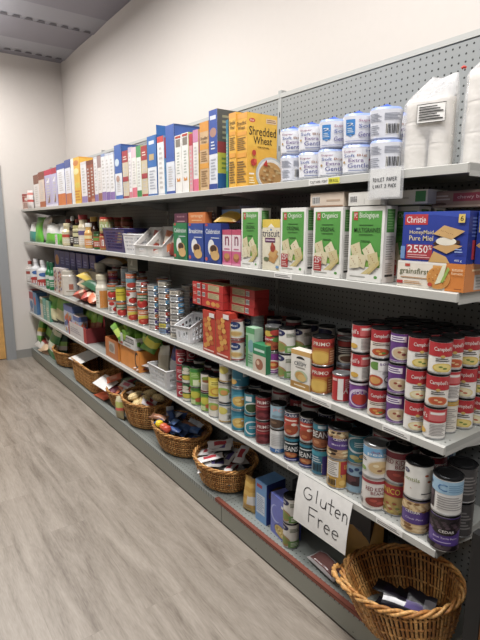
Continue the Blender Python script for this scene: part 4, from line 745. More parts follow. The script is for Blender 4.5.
# red boxed dinners: two upright, a pile lying on top
kdF = [('r', 0, 0, 1, 1, 'c8371f')]+[('e', .2+.6*((i*.377) % 1), .15+.72*((i*.231) % 1), .15, .06, ('e29a3a', 'e8ac4a', 'cf6a2a')[i % 3]) for i in range(13)]+[('r', .55, .86, .95, .96, 'f0e8e4'), ('n', .1, .03, .9, .1, 1, 'f2c8b8')]
kdR = [('r', 0, 0, 1, 1, 'b99a6c'), ('r', 0, .8, 1, 1, 'c8371f'), ('n', .15, .2, .85, .7, 8, '8a6a44')]
cbox('pasta_dinner_box', 'upright red boxed pasta dinner', 3, 203, 215.5, 311, .05, 'c8371f', {'F': kdF, 'R': kdR, 'T': []}, y0=YF+.02)
cbox('pasta_dinner_box', 'upright red boxed pasta dinner', 3, 216, 230, 312, .05, 'c8371f', {'F': kdF, 'R': kdR, 'T': []}, y0=YF+.018)
ZP = zat(311.3, xat(222, YF+.02, 1.1), YF+.02)+.004
for lvl in range(3):
    for j, (u0, u1) in enumerate(((198, 214), (215.5, 246), (247, 285))):
        y = YF+.03+.06*0; zz = ZP+lvl*.0405
        if j == 0: w_, d_, F = .085, .185, [('r', 0, 0, 1, 1, 'c9231f'), ('b', .55, .2, .92, .85), ('n', .08, .3, .45, .7, 2, 'f0b8a8')]
        elif j == 1: w_, d_, F = .2, .085, [('r', 0, 0, 1, 1, 'c9231f'), ('b', .02, .25, .16, .8), ('r', .3, .14, .82, .88, 'c9b98c'), ('n', .33, .2, .8, .84, 4, '9a8a5c')] if lvl else [('r', 0, 0, 1, 1, 'c9231f'), ('e', .3, .5, .1, .3, 'e8a040'), ('e', .55, .5, .1, .3, 'e8a040'), ('e', .75, .5, .1, .3, 'd98a34')]
        else: w_, d_, F = .2, .085, [('r', 0, 0, 1, 1, 'b8211f'), ('r', .1, .12, .62, .9, 'b3a67c'), ('n', .13, .2, .6, .84, 4, '8a7c54'), ('b', .66, .2, .8, .8)]
        xs = {0: -2.255, 1: -2.098, 2: -1.885}[j]; yy = YF+.022+d_/2+.03*(j == 2)
        carton('pasta_dinner_box', 'red boxed pasta dinner lying flat', WH[3], 'box', xs+RJ.uniform(-.004, .004), yy, zz, w_, d_, .0395, 'c9231f', {'F': F, 'R': [('r', 0, 0, 1, 1, 'b5201c')], 'T': [('r', 0, 0, 1, 1, 'a08c5c')] if j else []}, 0, 'flat red boxes in the pile')
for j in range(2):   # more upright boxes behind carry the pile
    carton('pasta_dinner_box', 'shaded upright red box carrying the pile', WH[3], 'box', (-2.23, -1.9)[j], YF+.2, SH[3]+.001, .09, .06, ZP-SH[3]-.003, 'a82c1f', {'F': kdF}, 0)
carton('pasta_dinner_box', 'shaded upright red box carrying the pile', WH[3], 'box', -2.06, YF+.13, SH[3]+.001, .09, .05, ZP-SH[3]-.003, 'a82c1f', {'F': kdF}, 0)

# fish cans
tk = ['tuna8', 'tuna7', 'tuna6', 'tuna5', 'tuna4', 'tuna3', 'tuna2', 'tuna1', 'tuna0']
stack(166, F0+.004, 3, tk, .15); stack(177.5, F0+.004, 3, ['tuna0', 'tuna6', 'tuna5', 'tuna4', 'tuna3', 'tuna3', 'tuna1', 'tuna0'], .3); stack(189, F0+.165, 3, ['tuna4', 'tuna1', 'tuna3', 'tuna4', 'tuna1', 'tuna6', 'tuna2', 'tuna0'][:8], .3)
stack(200, F0+.26, 3, ['tuna4', 'tuna1', 'tuna4', 'tuna0', 'tuna4', 'tuna1', 'tuna0', 'tuna4'], -.2)
stack(155.3, F0+.004, 3, ['tuna5', 'tuna6', 'tuna2', 'tuna6', 'tuna3', 'tuna2', 'tuna1', 'tuna3'][:8], .1); stack(148.4, F0+.1, 3, ['tuna2', 'tuna5', 'tuna6', 'tuna5', 'tuna3', 'tuna0', 'tuna3'][:7], .2)
stack(143, F0+.1, 3, ['tomato_green', 'tomato_yellow', 'red_tin']); stack(163, F0+.17, 3, ['plain_white', 'plain_white', 'red_tin'])
# tomatoes and mixed cans
for u, ks in ((113, ('tomato', 'tomato_green')), (121.5, ('tomato_green', 'yellow_tin')), (132.5, ('tomato_yellow', 'tomato', 'orange_label')), (143.5, ('tomato_yellow', 'tomato_green', 'tuna2', 'tuna5'))):
    stack(u, F0+.004, 3, ks)
for u, ks in ((114, ('tomato', 'tomato', 'red_tin')), (127, ('orange_label', 'orange_label', 'blue_grey')), (135, ('blue_grey', 'tomato', 'blue_grey'))):
    stack(u, F0+.1, 3, ks)
for u in (118, 127, 142): stack(u, F0+.2, 3, ('plain_white', 'tomato', 'plain_white'))
# ---- fourth shelf cans
F4 = YF+.049
stack(444.5, F4, 4, ('cedar_black', 'bm_black'), [-.1, -.05])
stack(416.5, F4+.004, 4, ('cedar_chick', 'lentil_white'), [.1, .1])
stack(396.5, F4+.035, 4, ('unico_mix', 'kidney_red'), [.0, .1])
stack(374.5, F4+.0, 4, ('kidney_white', 'chick_blue'), [-.1, .05])
stack(357, F4+.03, 4, ('blue_berry', 'teal_bm'), [0, .1])
stack(338.5, F4+.002, 4, ('unico', 'cedar_pinto'), [0, 0])
stack(321, F4+.012, 4, ('teal_barcode', 'clark_brown'), [0, 0])
stack(308, F4+.012, 4, ('clark_teal', 'clark_white'), [.1, .1])
stack(292.5, F4-.002, 4, ('clark_teal', 'clark_white'), [.1, .1])
stack(278, F4-.004, 4, ('white_blue', 'bm_lentil'), [0, 0])
stack(263.5, F4-.002, 4, ('primo_red', 'primo_red'), [0, 0])
stack(251.5, F4+.0, 4, ('teal_ring', 'teal_peas'), [0, 0])
stack(239.5, F4-.002, 4, ('teal_corn', 'teal_corn'), [0, 0]); stack(244, F4+.088, 4, ('teal_corn', 'teal_corn'), [0, 0])
can('teal_big', xat(240.5, F4+.01, SH[4]+.28), F4+.012, SH[4]+.226, 4)
stack(226, F4+.0, 4, ('white_pear', 'white_fruit', ), [0, 0]); stack(228, F4+.085, 4, ('white_pear', 'white_pear', ))
stack(216, F4+.0, 4, ('white_fruit', 'yellow_pine'), [0, 0]); stack(207.5, F4+.0, 4, ('green_fruit', 'white_carrot'), [0, 0])
stack(197, F4+.003, 4, ('green_fruit', 'bright_green'), [0, 0]); stack(188.5, F4-.004, 4, ('corn_green', 'corn_green'), [0, .2])
stack(182, F4-.004, 4, ('red_col', 'red_col', 'red_col'), 0)
can('white_pear', xat(227, F4+.0, SH[4]+.27), F4, SH[4]+.2215, 4)
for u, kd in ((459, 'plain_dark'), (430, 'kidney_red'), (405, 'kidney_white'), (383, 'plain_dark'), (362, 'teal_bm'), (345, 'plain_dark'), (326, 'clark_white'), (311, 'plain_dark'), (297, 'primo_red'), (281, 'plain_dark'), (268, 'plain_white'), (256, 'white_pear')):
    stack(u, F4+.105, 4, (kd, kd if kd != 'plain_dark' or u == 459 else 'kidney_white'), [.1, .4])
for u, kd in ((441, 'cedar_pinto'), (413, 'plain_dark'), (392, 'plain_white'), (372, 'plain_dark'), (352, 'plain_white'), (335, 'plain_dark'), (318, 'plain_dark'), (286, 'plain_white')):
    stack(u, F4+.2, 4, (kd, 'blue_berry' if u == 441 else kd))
for u, ks in ((200, ('white_carrot', 'white_carrot')), (211, ('plain_white', 'plain_white')), (218, ('white_pear', 'plain_white')), (192, ('red_col', 'red_col', 'red_col')), (184, ('kidney_red', 'kidney_red')), (205, ('plain_dark', 'plain_white'))):
    stack(u, F4+(.1 if u != 205 else .2), 4, ks)

# ---------------------------------------------------------------- second shelf, cracker and biscuit cartons
def biolog(word, script_, badge):
    F = [('r', 0, 0, 1, 1, 'f0efe9'), ('r', .07, .24, .93, .94, '57a544'), ('r', .07, .2, .93, .34, '8cc04a'),
         ('r', .13, .82, .25, .93, 'c2392c'), ('t', .15, .85, .23, .91, 'PC', 'f4ece8'), ('t', .3, .83, .84, .92, script_, 'e6f2dc'),
         ('n', .3, .745, .7, .765, 1, '2c5c24'), ('t', .16 if len(word) > 9 else .26, .66, .9 if len(word) > 9 else .76, .72, word, '1f3f1c'), ('n', .3, .62, .7, .64, 1, '2c5c24'), ('n', .36, .53, .64, .56, 1, '3a7030')]
    for i, (cx, cy, a) in enumerate(((.24, .42, .3), (.62, .40, .6), (.4, .28, -.2), (.75, .3, .25), (.2, .26, .1))):
        s_ = .2; pts = [(cx+s_*cos(a+pi/4+k*pi/2)*1.0, cy+s_*.62*sin(a+pi/4+k*pi/2)) for k in range(4)]
        pts = [(min(.93, max(.07, px)), py) for px, py in pts]
        F.append(('p', pts, ('dcd0a4', 'e6dcb6', 'e0d5ac', 'd4c690', 'e8dfbc')[i]))
        for k in range(5): F.append(('e', cx-.08+.16*((k*.37) % 1), cy-.06+.12*((k*.61) % 1), .012, .007, ('a0704c', 'b04a34')[k % 2]))
    F.append(('p', [(.55, .12), (.93, .3), (.93, .24), (.66, .1)], 'cdb974')); F.append(('p', [(.42, .1), (.8, .26), (.84, .22), (.54, .08)], 'd8c688'))
    F.append(('r', 0, 0, 1, .1, 'f0efe9')); F.append(('n', .1, .04, .55, .08, 1, 'a8a8a0')); F.append(('e', .85, .07, .05, .02, '5aa04a'))
    if badge: F += [('r', .07, .08, .35, .29, 'b5302e'), ('t', .1, .2, .27, .28, '25', 'f4ece8'), ('t', .28, .23, .34, .28, '%', 'f4ece8'), ('n', .1, .1, .32, .18, 3, 'e8b8b0')]
    Rr = [('r', 0, 0, 1, 1, 'eceae6'), ('r', .18, .66, .82, .96, '4c9440'), ('n', .25, .7, .75, .94, 7, '8cc07c'), ('n', .2, .3, .8, .62, 10, 'aaa8a2'), ('r', .2, .08, .85, .11, '3a3a3a'), ('n', .2, .13, .8, .27, 5, 'b8b6b0')]
    return {'F': F, 'R': Rr, 'T': [('r', .1, .1, .9, .9, 'f4f2ee')]}
bd = .062; zz_b = zat(207, xat(366, YF+.012, 1.5), YF+.012)-SH[2]
cbox('cracker_box', 'leftmost green and white cracker carton', 2, 241.5, 259.5, 208.5, bd, 'efeeea', biolog('ORIGINAL', 'Biologique', 0), y0=YF+.018)
cbox('cracker_box', 'green cracker carton beside yellow one, red badge', 2, 280.5, 305.5, 208, bd, 'efeeea', biolog('ORIGINAL', 'Organics', 1), y0=YF+.016)
cbox('cracker_box', 'middle green cracker carton with red badge', 2, 313, 342, 207.5, bd, 'efeeea', biolog('ORIGINAL', 'Organics', 1), y0=YF+.014)
cbox('cracker_box', 'green multigrain cracker carton', 2, 348.5, 383.5, 206.5, bd, 'efeeea', biolog('MULTIGRAINES', 'Biologique', 0), y0=YF+.012)
for j in range(3):
    o = cbox('cracker_box', 'green cracker carton behind the front row', 2, (395, 352, 318)[j]-6, (395, 352, 318)[j]+22, 0, bd, 'efeeea', biolog('ORIGINAL', 'Organics', 1), y0=YF+.014+bd+(.022 if j == 0 else .01), h=zz_b)
for j in range(2):
    cbox('cracker_box', 'green cracker carton at the back', 2, (408, 372)[j], (432, 400)[j], 0, bd, 'efeeea', biolog('ORIGINAL', 'Organics', 1), y0=YF+.19, h=zz_b)
trF = [('r', 0, 0, 1, 1, 'e8e0c4'), ('r', 0, .84, 1, 1, 'e8c93c'), ('p', [(.3, .84), (.5, .92), (.7, .84)], 'f4efdc'), ('t', .02, .66, .98, .79, 'triscuit', '2a2c4c'), ('e', .5, .8, .05, .02, '5a8ac0'), ('r', .16, .55, .74, .64, '6a3c60'), ('n', .2, .57, .7, .62, 1, 'e0c8d8'),
       ('p', [(.3, .2), (.7, .14), (.95, .3), (.6, .38)], 'c8924c'), ('p', [(.35, .3), (.7, .24), (.92, .38), (.6, .46)], 'd8a860'), ('e', .62, .44, .14, .08, 'a83a28'), ('e', .6, .5, .08, .05, 'b84c30'), ('e', .25, .22, .16, .04, '6c7c54'), ('r', .8, .05, .97, .1, '6a9ac8')]
cbox('cracker_box', 'yellow and cream wheat cracker carton', 2, 262.5, 280, 219.5, .05, 'e8e0c4', {'F': trF, 'R': [('r', 0, 0, 1, 1, 'd9cfae')]}, y0=YF+.018)
def cookie(bg, dark_, word):
    return {'F': [('r', 0, 0, 1, 1, bg), ('r', .05, .93, .2, .99, 'c23a3c'), ('t', .08, .74, .95, .86, word, 'f0f4f4'), ('n', .4, .62, .9, .66, 1, 'e0e8f0'), ('e', .42, .4, .2, .2, 'eef0ee'), ('e', .62, .25, .26, .13, 'a06a34'), ('e', .58, .34, .26, .13, 'd8a860'), ('e', .56, .37, .2, .09, '4a2c1c'), ('e', .66, .2, .26, .12, 'dcb26c'), ('e', .12, .1, .08, .05, 'd05a50'), ('r', .3, .04, .8, .07, dark_)],
            'R': [('r', 0, 0, 1, 1, dark_), ('n', .2, .2, .8, .8, 7, '8c9cc0')], 'T': []}
cbox('cookie_box', 'green carton of biscuits', 2, 173.5, 187, 223, .05, '157a4c', cookie('15804c', '0f6038', 'Celebration'), y0=YF+.02)
cbox('cookie_box', 'blue carton of biscuits beside green one', 2, 188.2, 203.5, 223.5, .05, '1f46a0', cookie('20489f', '18357c', 'Breaktime'), y0=YF+.02)
cbox('cookie_box', 'blue carton of biscuits beside pink boxes', 2, 204.6, 221, 223.5, .05, '1f46a0', cookie('1e449c', '17337a', 'Celebration'), y0=YF+.015)
zc = zat(223.5, xat(204, YF+.02, 1.5), YF+.02)+.0015
cbox('tea_box', 'plum purple carton on top of green biscuits', 2, 174.5, 187.5, 0, .12, '5c2238', {'F': [('r', 0, 0, 1, 1, '5c2440'), ('n', .2, .1, .8, .3, 1, 'c890a0'), ('t', .2, .6, .8, .75, 'tea', 'c8909c')]}, y0=YF+.03, z=zc-.0005, h=.053)
cbox('tea_box', 'orange carton on top of blue biscuits', 2, 188.5, 205.5, 0, .12, 'd8742a', {'F': [('r', 0, 0, 1, 1, 'dc7a2c'), ('t', .15, .45, .85, .75, 'orange', 'f2d0a0'), ('n', .2, .2, .8, .35, 1, 'f2c890')]}, y0=YF+.03, z=zc-.001, h=.056)
cbox('coffee_box', 'dark brown carton above blue biscuits', 2, 206.5, 217, 0, .11, '3a302a', {'F': [('r', 0, 0, 1, 1, '352d29'), ('n', .2, .25, .8, .8, 3, 'a09880')]}, y0=YF+.07, z=zc-.001, h=.083)
cbox('snack_box', 'pale blue and white carton', 2, 221, 240, 0, .1, 'b0c4de', {'F': [('r', 0, 0, 1, 1, '86aee0'), ('p', [(.1, .2), (.4, .7), (.55, .3), (.7, .6), (.8, .15)], 'eef2f6'), ('r', 0, .8, 1, 1, '4a3a34')]}, y0=YF+.1, z=zc+.002, h=.08)
pkF = [('r', 0, 0, 1, 1, 'd85c8c'), ('r', 0, .4, 1, .92, 'ecdce0'), ('r', 0, .86, 1, 1, 'c84a6c'), ('t', .3, .56, .75, .82, 'n', '8a2450'), ('n', .2, .42, .8, .5, 1, 'c86a90'), ('e', .5, .22, .34, .12, 'a8603c'), ('e', .5, .26, .3, .08, 'd09050'), ('r', 0, 0, 1, .06, 'e890b0')]
for j, (u0, u1) in enumerate(((222.5, 231.5), (232, 240.8))):
    cbox('oat_biscuit_box', 'pink and white oat biscuit carton', 2, u0, u1, 230, .05, 'd8648c', {'F': pkF, 'R': [('r', 0, 0, 1, 1, 'c85880')]}, y0=YF+.02)
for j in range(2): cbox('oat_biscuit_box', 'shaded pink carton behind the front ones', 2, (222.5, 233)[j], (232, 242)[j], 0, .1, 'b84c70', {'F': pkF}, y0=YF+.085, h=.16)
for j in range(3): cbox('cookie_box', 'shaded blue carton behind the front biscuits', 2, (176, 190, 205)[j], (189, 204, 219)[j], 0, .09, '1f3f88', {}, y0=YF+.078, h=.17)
place_pouch('candy_bag', 'yellow bag slumped on the cartons', WH[2], 'bag', (xat(226, YF+.06, SH[2]+.19), YF+.05, zc+.006), (R(-62), 0, .1), .17, .1, .05, bands([(0, 'e0b020'), (.45, 'f0cf58'), (.7, 'd89a1c')]), 4)
# cartons lying across the cracker boxes
zz = zat(206.3, xat(366, YF+.012, 1.5), YF+.012)+.003
cbox('long_carton', 'cream flat carton lying on cracker boxes', 2, 310.5, 344, 0, .11, 'd9c6b0', {'F': [('r', 0, 0, 1, 1, 'dccab6'), ('r', .02, 0, .98, .1, 'a07a5c'), ('b', .06, .2, .3, .75), ('n', .5, .3, .9, .6, 1, 'b8a088')], 'T': []}, y0=YF+.016, z=zz, h=.05)
cbox('long_carton', 'white flat carton beside cream one', 2, 348.5, 381, 0, .11, 'e2e0d8', {'F': [('r', 0, 0, 1, 1, 'e4e2da'), ('b', .05, .2, .28, .75), ('r', .5, .1, .52, .5, 'c8c8c0')]}, y0=YF+.014, z=zz, h=.044)
cbox('long_carton', 'white and green flat carton further right', 2, 383, 428, 0, .1, 'cfd2ca', {'F': [('r', 0, 0, 1, 1, 'd4d4cc'), ('r', .74, .15, .96, .9, '3f8a50'), ('n', .1, .3, .6, .6, 1, 'b0b0a8')]}, y0=YF+.05, z=zz, h=.043)
cbox('long_carton', 'olive carton at back of cracker row', 2, 425, 452, 0, .08, 'a09a64', {'F': [('r', 0, 0, 1, 1, 'a39c68')]}, y0=YF+.2, z=SH[2]+zz_b+.003, h=.045)
# biscuit boxes at the right end
gx0, gx1 = xat(397.5, YF+.012, SH[2]+.04), xat(464.5, YF+.012, SH[2]+.04)
gF = [('r', 0, 0, 1, 1, 'efe6d6'), ('r', 0, .92, 1, 1, 'f4efe6'), ('r', .74, 0, 1, 1, 'df8325'), ('r', .55, .78, .74, .9, 'e8a850'), ('r', .12, .8, .2, .9, 'c8402c'), ('t', .04, .46, .5, .74, 'grainsfirst', '5c6438'), ('n', .06, .34, .48, .42, 1, 'c09060'), ('r', 0, .12, .1, .24, 'c03030'), ('n', .12, .12, .4, .26, 2, 'd09a60'),
      ('e', .64, .45, .17, .42, 'e2a04a'), ('e', .64, .45, .155, .38, 'd79038')]+[('e', .64+.13*cos(i*2.4)*((i % 5+1)/5), .45+.33*sin(i*2.4)*((i % 5+1)/5), .01, .022, ('a8601c', 'f0c070')[i % 2]) for i in range(22)]+[
      ('p', [(.6, .2), (.7, .96), (.75, .96), (.7, .3)], 'eceac8'), ('p', [(.68, .3), (.77, .88), (.8, .8), (.72, .3)], '9cbc50'), ('e', .53, .18, .035, .08, 'c8402c'), ('t', .83, .74, .98, .84, 'autumn', 'f6e0b8'), ('t', .83, .62, .98, .72, 'harvest', 'f6e0b8'), ('n', .88, .08, .98, .14, 1, '8a4410')]
carton('cracker_box', 'low white and orange cracker carton', WH[2], 'box', (gx0+gx1)/2, YF+.012+.085, SH[2]+.001, gx1-gx0, .17, .08, 'e5892a', {'F': gF, 'R': [('r', 0, 0, 1, 1, 'd07a24'), ('r', .3, .05, .9, .6, 'b8b4b0'), ('n', .35, .1, .85, .55, 4, '8a8884'), ('n', .2, .7, .8, .86, 1, 'f0c890')], 'T': [('r', 0, 0, .74, 1, 'f1e9dc')]})
hx0, hx1 = xat(402, YF+.016, SH[2]+.14), xat(468, YF+.016, SH[2]+.14)
def honey():
    F = [('r', 0, 0, 1, 1, '1f3aa0'), ('p', [(.0, 1), (1, 1), (1, .86), (.5, .93), (0, .9)], '2c4cb8'), ('r', .03, .74, .4, .95, 'c8323a'), ('t', .06, .78, .37, .91, 'Christie', 'f6f0ee'), ('t', .12, .53, .5, .63, 'HoneyMaid', 'ecd9a8'), ('t', .12, .42, .5, .52, 'Pure Mielle' if False else 'Pure Miel', 'ecd9a8'), ('e', .26, .66, .04, .02, '9ab4e8'),
         ('r', .08, .04, .5, .34, 'b8323c'), ('t', .1, .17, .28, .33, '25', 'f6f0ee'), ('t', .29, .17, .43, .33, '50', 'f6f0ee'), ('t', .44, .24, .49, .33, '%', 'f6f0ee'), ('n', .11, .06, .47, .15, 2, 'e8a8a8'),
         ('p', [(.5, .36), (.72, .26), (.9, .38), (.9, .44), (.6, .5)], '4a2c1c'), ('p', [(.5, .3), (.72, .18), (.94, .34), (.7, .4)], 'd2a464'), ('e', .7, .42, .15, .08, 'f0ead8'), ('p', [(.5, .56), (.66, .73), (.96, .62), (.78, .46)], 'd8ac6a'), ('p', [(.5, .56), (.66, .73), (.96, .62), (.78, .46)], 'd8ac6a')]
    F += [('e', .6+.22*((i*.37) % 1), .55+.1*((i*.61) % 1), .006, .006, '8a5c2c') for i in range(8)]
    F += [('p', [(.46, .0), (.53, .22), (.72, .12), (.78, 0)], 'd6aa62'), ('r', .86, .78, .95, .94, 'e8c860'), ('t', .885, .81, .93, .91, '6', '5a4020'), ('t', .84, .03, .95, .08, '400 g', 'e0e4f0'), ('n', .84, .2, .95, .3, 2, '9ab0e0'), ('r', .0, .04, .07, .3, '6f9ad0')]
    return {'F': F, 'R': [('r', 0, 0, 1, 1, '1a3088'), ('r', .3, .08, .6, .45, 'c23040'), ('n', .2, .5, .8, .9, 6, '5a70b8')], 'T': [('r', 0, 0, 1, 1, '2a3f98')]}
carton('biscuit_box', 'blue honey graham carton beside white sign', WH[2], 'box', (hx0+hx1)/2, YF+.016+.04, SH[2]+.082, hx1-hx0-.002, .08, .148, '1f3aa0', honey())
carton('biscuit_box', 'second blue graham carton at shelf end', WH[2], 'box', hx1+.03, YF+.1+.03, SH[2]+.082, .05, .16, .148, '1f3aa0', {'F': [('r', 0, 0, 1, 1, '1f3aa0'), ('r', .1, .6, .5, .9, 'e8c860'), ('p', [(.0, .35), (.6, .5), (1, .4), (.5, .25)], 'd2a464')], 'R': [('r', 0, 0, 1, 1, '1a3088')]})
carton('snack_bar_box', 'long brown and red carton above graham boxes', WH[2], 'box', -.83, YF+.15, SH[2]+.2435, .2, .11, .048, '9c7f6c', {'F': [('r', 0, 0, 1, 1, '9a7e6c'), ('r', .35, .35, .9, .85, '9c3448'), ('t', .42, .45, .84, .72, 'chewy bar', 'e0b8b8'), ('n', .05, .4, .3, .8, 2, 'd0c0b0'), ('e', .15, .2, .1, .1, '5c3c2c'), ('r', 0, 0, 1, .12, 'c0a890')]})
cbox('cereal_box', 'plain carton supporting long brown carton', 2, 425, 455, 0, .1, 'a8a49c', {}, y0=YF+.115, h=.155, z=SH[2]+.087) if False else None

# ---------------------------------------------------------------- open bins and containers
def panel(b, P, nx, ny, m, hx=.6, hy=.6, margin=.12):
    """wall patch with real slots: P(s,t) -> point"""
    xs = [0]; ys = [0]
    for i in range(nx):
        a = margin+(1-2*margin)*(i+.5-hx/2)/nx; xs += [a, a+(1-2*margin)*hx/nx]
    for i in range(ny):
        a = margin+(1-2*margin)*(i+.5-hy/2)/ny; ys += [a, a+(1-2*margin)*hy/ny]
    xs.append(1); ys.append(1)
    for i in range(len(xs)-1):
        for j in range(len(ys)-1):
            if i % 2 and j % 2: continue
            b.add([P(xs[i], ys[j]), P(xs[i+1], ys[j]), P(xs[i+1], ys[j+1]), P(xs[i], ys[j+1])], [(0, 1, 2, 3)], m)
def slot_bin(name, look, k, x, y, w, d, h, col, rz=0, front=1.0, slots=(5, 3), rimc=None, z=None, cat='basket', rel='on', slope=False):
    m = M(col, .35); b = MB(); tp = .86
    def W(c0, c1, h0, h1):   # wall between two top corners with heights
        def P(s, t):
            X = c0[0]+(c1[0]-c0[0])*s; Y = c0[1]+(c1[1]-c0[1])*s; hh_ = h0+(h1-h0)*s; f = tp+(1-tp)*(t*hh_/h)
            return (X*f, Y*f, t*hh_)
        return P
    A, B_, C_, D = (-w/2, -d/2), (w/2, -d/2), (w/2, d/2), (-w/2, d/2); hf = h*front
    panel(b, W(A, B_, hf, hf), slots[0], max(1, int(slots[1]*front)), m); panel(b, W(B_, C_, hf, h), slots[0], slots[1], m); panel(b, W(C_, D, h, h), slots[0], slots[1], m); panel(b, W(D, A, h, hf), slots[0], slots[1], m)
    b.add([(p[0]*tp, p[1]*tp, .001) for p in (A, B_, C_, D)], [(0, 1, 2, 3)], m)
    root = empty(name, (x, y, z or SH[k]+.001), rz); o = b.build('bin_body', root); s = o.modifiers.new('wall', 'SOLIDIFY'); s.thickness = .0025; s.offset = 0
    b = MB(); b.tube([(A[0], A[1], hf), (B_[0], B_[1], hf), (C_[0], C_[1], h), (D[0], D[1], h)], .0045, M(rimc or col, .3), 8, closed=True); b.build('rim', root)
    return reg(root, look, WH[k], cat, None, rel)
slot_bin('slotted_basket', 'white slotted plastic basket beside red boxes', 3, xat(192.5, YF+.09, SH[3]+.07), YF+.085, .13, .15, .15, 'eceef0', .2, front=.6, slots=(4, 3))
slot_bin('slotted_basket', 'white plastic basket beside navy one', 2, xat(137.5, YF+.07, SH[2]+.06), YF+.075, .19, .13, .125, 'e9e9ea', 0, slots=(7, 4))
slot_bin('slotted_basket', 'navy blue plastic basket', 2, xat(121.5, YF+.07, SH[2]+.07), YF+.1, .4, .18, .16, '2e2a6c', 0, slots=(14, 6))
slot_bin('open_bin', 'left white open-front bin', 2, xat(150, YF+.08, SH[2]+.06), YF+.08, .14, .15, .17, 'e6e4df', .3, front=.35, slots=(1, 1))
slot_bin('open_bin', 'right white open-front bin beside green biscuits', 2, xat(163, YF+.08, SH[2]+.06), YF+.08, .14, .15, .175, 'e9e6e0', .3, front=.35, slots=(1, 1))
for j, (u, c) in enumerate(((150, 'b84a34'), (162, 'd87a44'), (170, 'a03428'))):
    place_pouch('snack_packet', ('red packet standing in left open bin', 'orange packet standing in right open bin', 'dark red packet beside green biscuits')[j], WH[2], 'packet', (xat(u, YF+.08, SH[2]+.1), YF+.1, SH[2]+.006), (R(-12), R(12), .3), .09, .15, .03, bands([(0, c), (.5, 'e8d8c4'), (.7, c)]), j, 'packets around the open bins')
for j in range(5):
    place_pouch('snack_packet', 'small packet heaped in navy basket', WH[2], 'packet', (xat(114+j*4, YF+.1, SH[2]+.14), YF+.1, SH[2]+.06), (R(-20), R(15*(j-2)), .4*j), .085, .12, .03, bands([(0, ('e0b040', 'a83c30', 'e8c858', 'c86a34', 'd8b040')[j]), (.6, ('f0d880', 'e0a080', 'a03830', 'e8c890', 'c04030')[j])]), 10+j, 'packets in the navy basket')
# jars, bottles
def jar(name, look, k, u, y, r, h, colb, capc, dec, z=None, cat='jar', neck=None, group=None, x=None):
    z = SH[k]+.001 if z is None else z; x = xat(u, y, z+h/2) if x is None else x
    n0 = neck or r*.82; hb = h*(.8 if not neck else .62)
    body = [(0, .0), (r*.92, 0), (r, .006), (r, hb), (n0, hb+.1*h), (n0, h*.88)]
    cap = [(n0*1.08, h*.85), (n0*1.12, h*.86), (n0*1.12, h*.99), (n0, h), (0, h)]
    return lathe_thing(name, look, WH[k], cat, x, y, z, body, M(colb, .2), 'cap', cap, M(capc, .35), dec=dec, r=r, z0=.01, z1=hb*.97, group=group)
lab = lambda c, c2, c3='f0ede6': [('r', 0, .08, 1, .92, c), ('r', 0, .6, 1, .84, c2), ('n', .2, .15, .8, .5, 3, c3)]
jar('peanut_butter_jar', 'lower red lidded jar with red label', 2, 107, YF+.065, .055, .123, 'b07c44', 'b8322c', [('r', 0, .1, 1, .95, 'b5362e'), ('r', .22, .25, .72, .8, 'ece6de'), ('n', .28, .35, .66, .7, 3, '9a8a80')])
jar('peanut_butter_jar', 'upper red lidded jar with green label', 2, 107, YF+.065, .055, .12, 'b8905c', 'c23a2c', [('r', 0, .1, 1, .92, 'a8b878'), ('t', .15, .4, .85, .75, 'nut', 'e8ecd0')], z=SH[2]+.125)
for j, u in enumerate((117, 127)): jar('peanut_butter_jar', 'red lidded jar behind navy basket', 2, u, YF+.26, .048, .123, '8a5c34', 'a8302a', lab('9c4030', 'b8603c')); jar('peanut_butter_jar', 'red lidded jar behind navy basket', 2, u, YF+.26, .048, .123, '8a5c34', 'b8342a', lab('9c4030', 'b8603c'), z=SH[2]+.125)
jar('spice_bottle', 'tall cream bottle with red cap', 2, 83.8, YF+.07, .045, .27, 'd8c8a8', 'a83a3c', lab('e8dcc8', '6a5a8c'), cat='bottle', neck=.034)
jar('sauce_bottle', 'orange labelled bottle with white cap', 2, 89.3, YF+.05, .038, .2, 'e0b060', 'f0ece4', lab('e08a2c', 'f0e0a0'), cat='bottle', neck=.026)
jar('sauce_bottle', 'dark bottle with mustard cap', 2, 94.6, YF+.09, .038, .25, '4a3024', 'c8a03a', lab('5a3c28', '7c5a34'), cat='bottle', neck=.026)
jar('sauce_bottle', 'green jar beside peanut butter jars', 2, 98.2, YF+.05, .036, .135, '3f6a34', '2f4a2c', lab('b84a30', '6a9a3c'), cat='jar')
jar('sauce_bottle', 'cream jar beside green packages', 2, 67.8, YF+.05, .05, .2, 'd9cba0', 'e8dcb0', lab('e0d4a8', 'c8442c'), cat='bottle', neck=.03)
jar('soy_bottle', 'slim black bottle with white cap', 2, 73, YF+.06, .03, .26, '2a201c', 'd8d8d8', lab('3a302c', '6a5a4c'), cat='bottle', neck=.013)
jar('glass_jar', 'short jar with dark label', 2, 78, YF+.06, .042, .18, 'c8c090', 'b8b070', lab('3c3a38', 'd8d2a0'), cat='jar')
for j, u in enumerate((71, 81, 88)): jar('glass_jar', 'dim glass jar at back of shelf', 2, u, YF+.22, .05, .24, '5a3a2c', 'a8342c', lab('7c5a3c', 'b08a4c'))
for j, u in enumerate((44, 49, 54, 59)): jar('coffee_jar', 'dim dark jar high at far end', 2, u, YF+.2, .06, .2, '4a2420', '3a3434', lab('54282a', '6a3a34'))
jar('plastic_tub', 'white round tub at far end', 2, 30, YF+.14, .055, .26, 'd8d8d6', 'c8c8c6', lab('e0e0de', 'c4c4c2'), cat='tub')
jar('drink_carton', 'red and white bottle at far end', 2, 26.3, YF+.06, .045, .17, 'e6dedc', 'b83434', lab('c8383a', 'ece8e6'), cat='bottle', neck=.03)
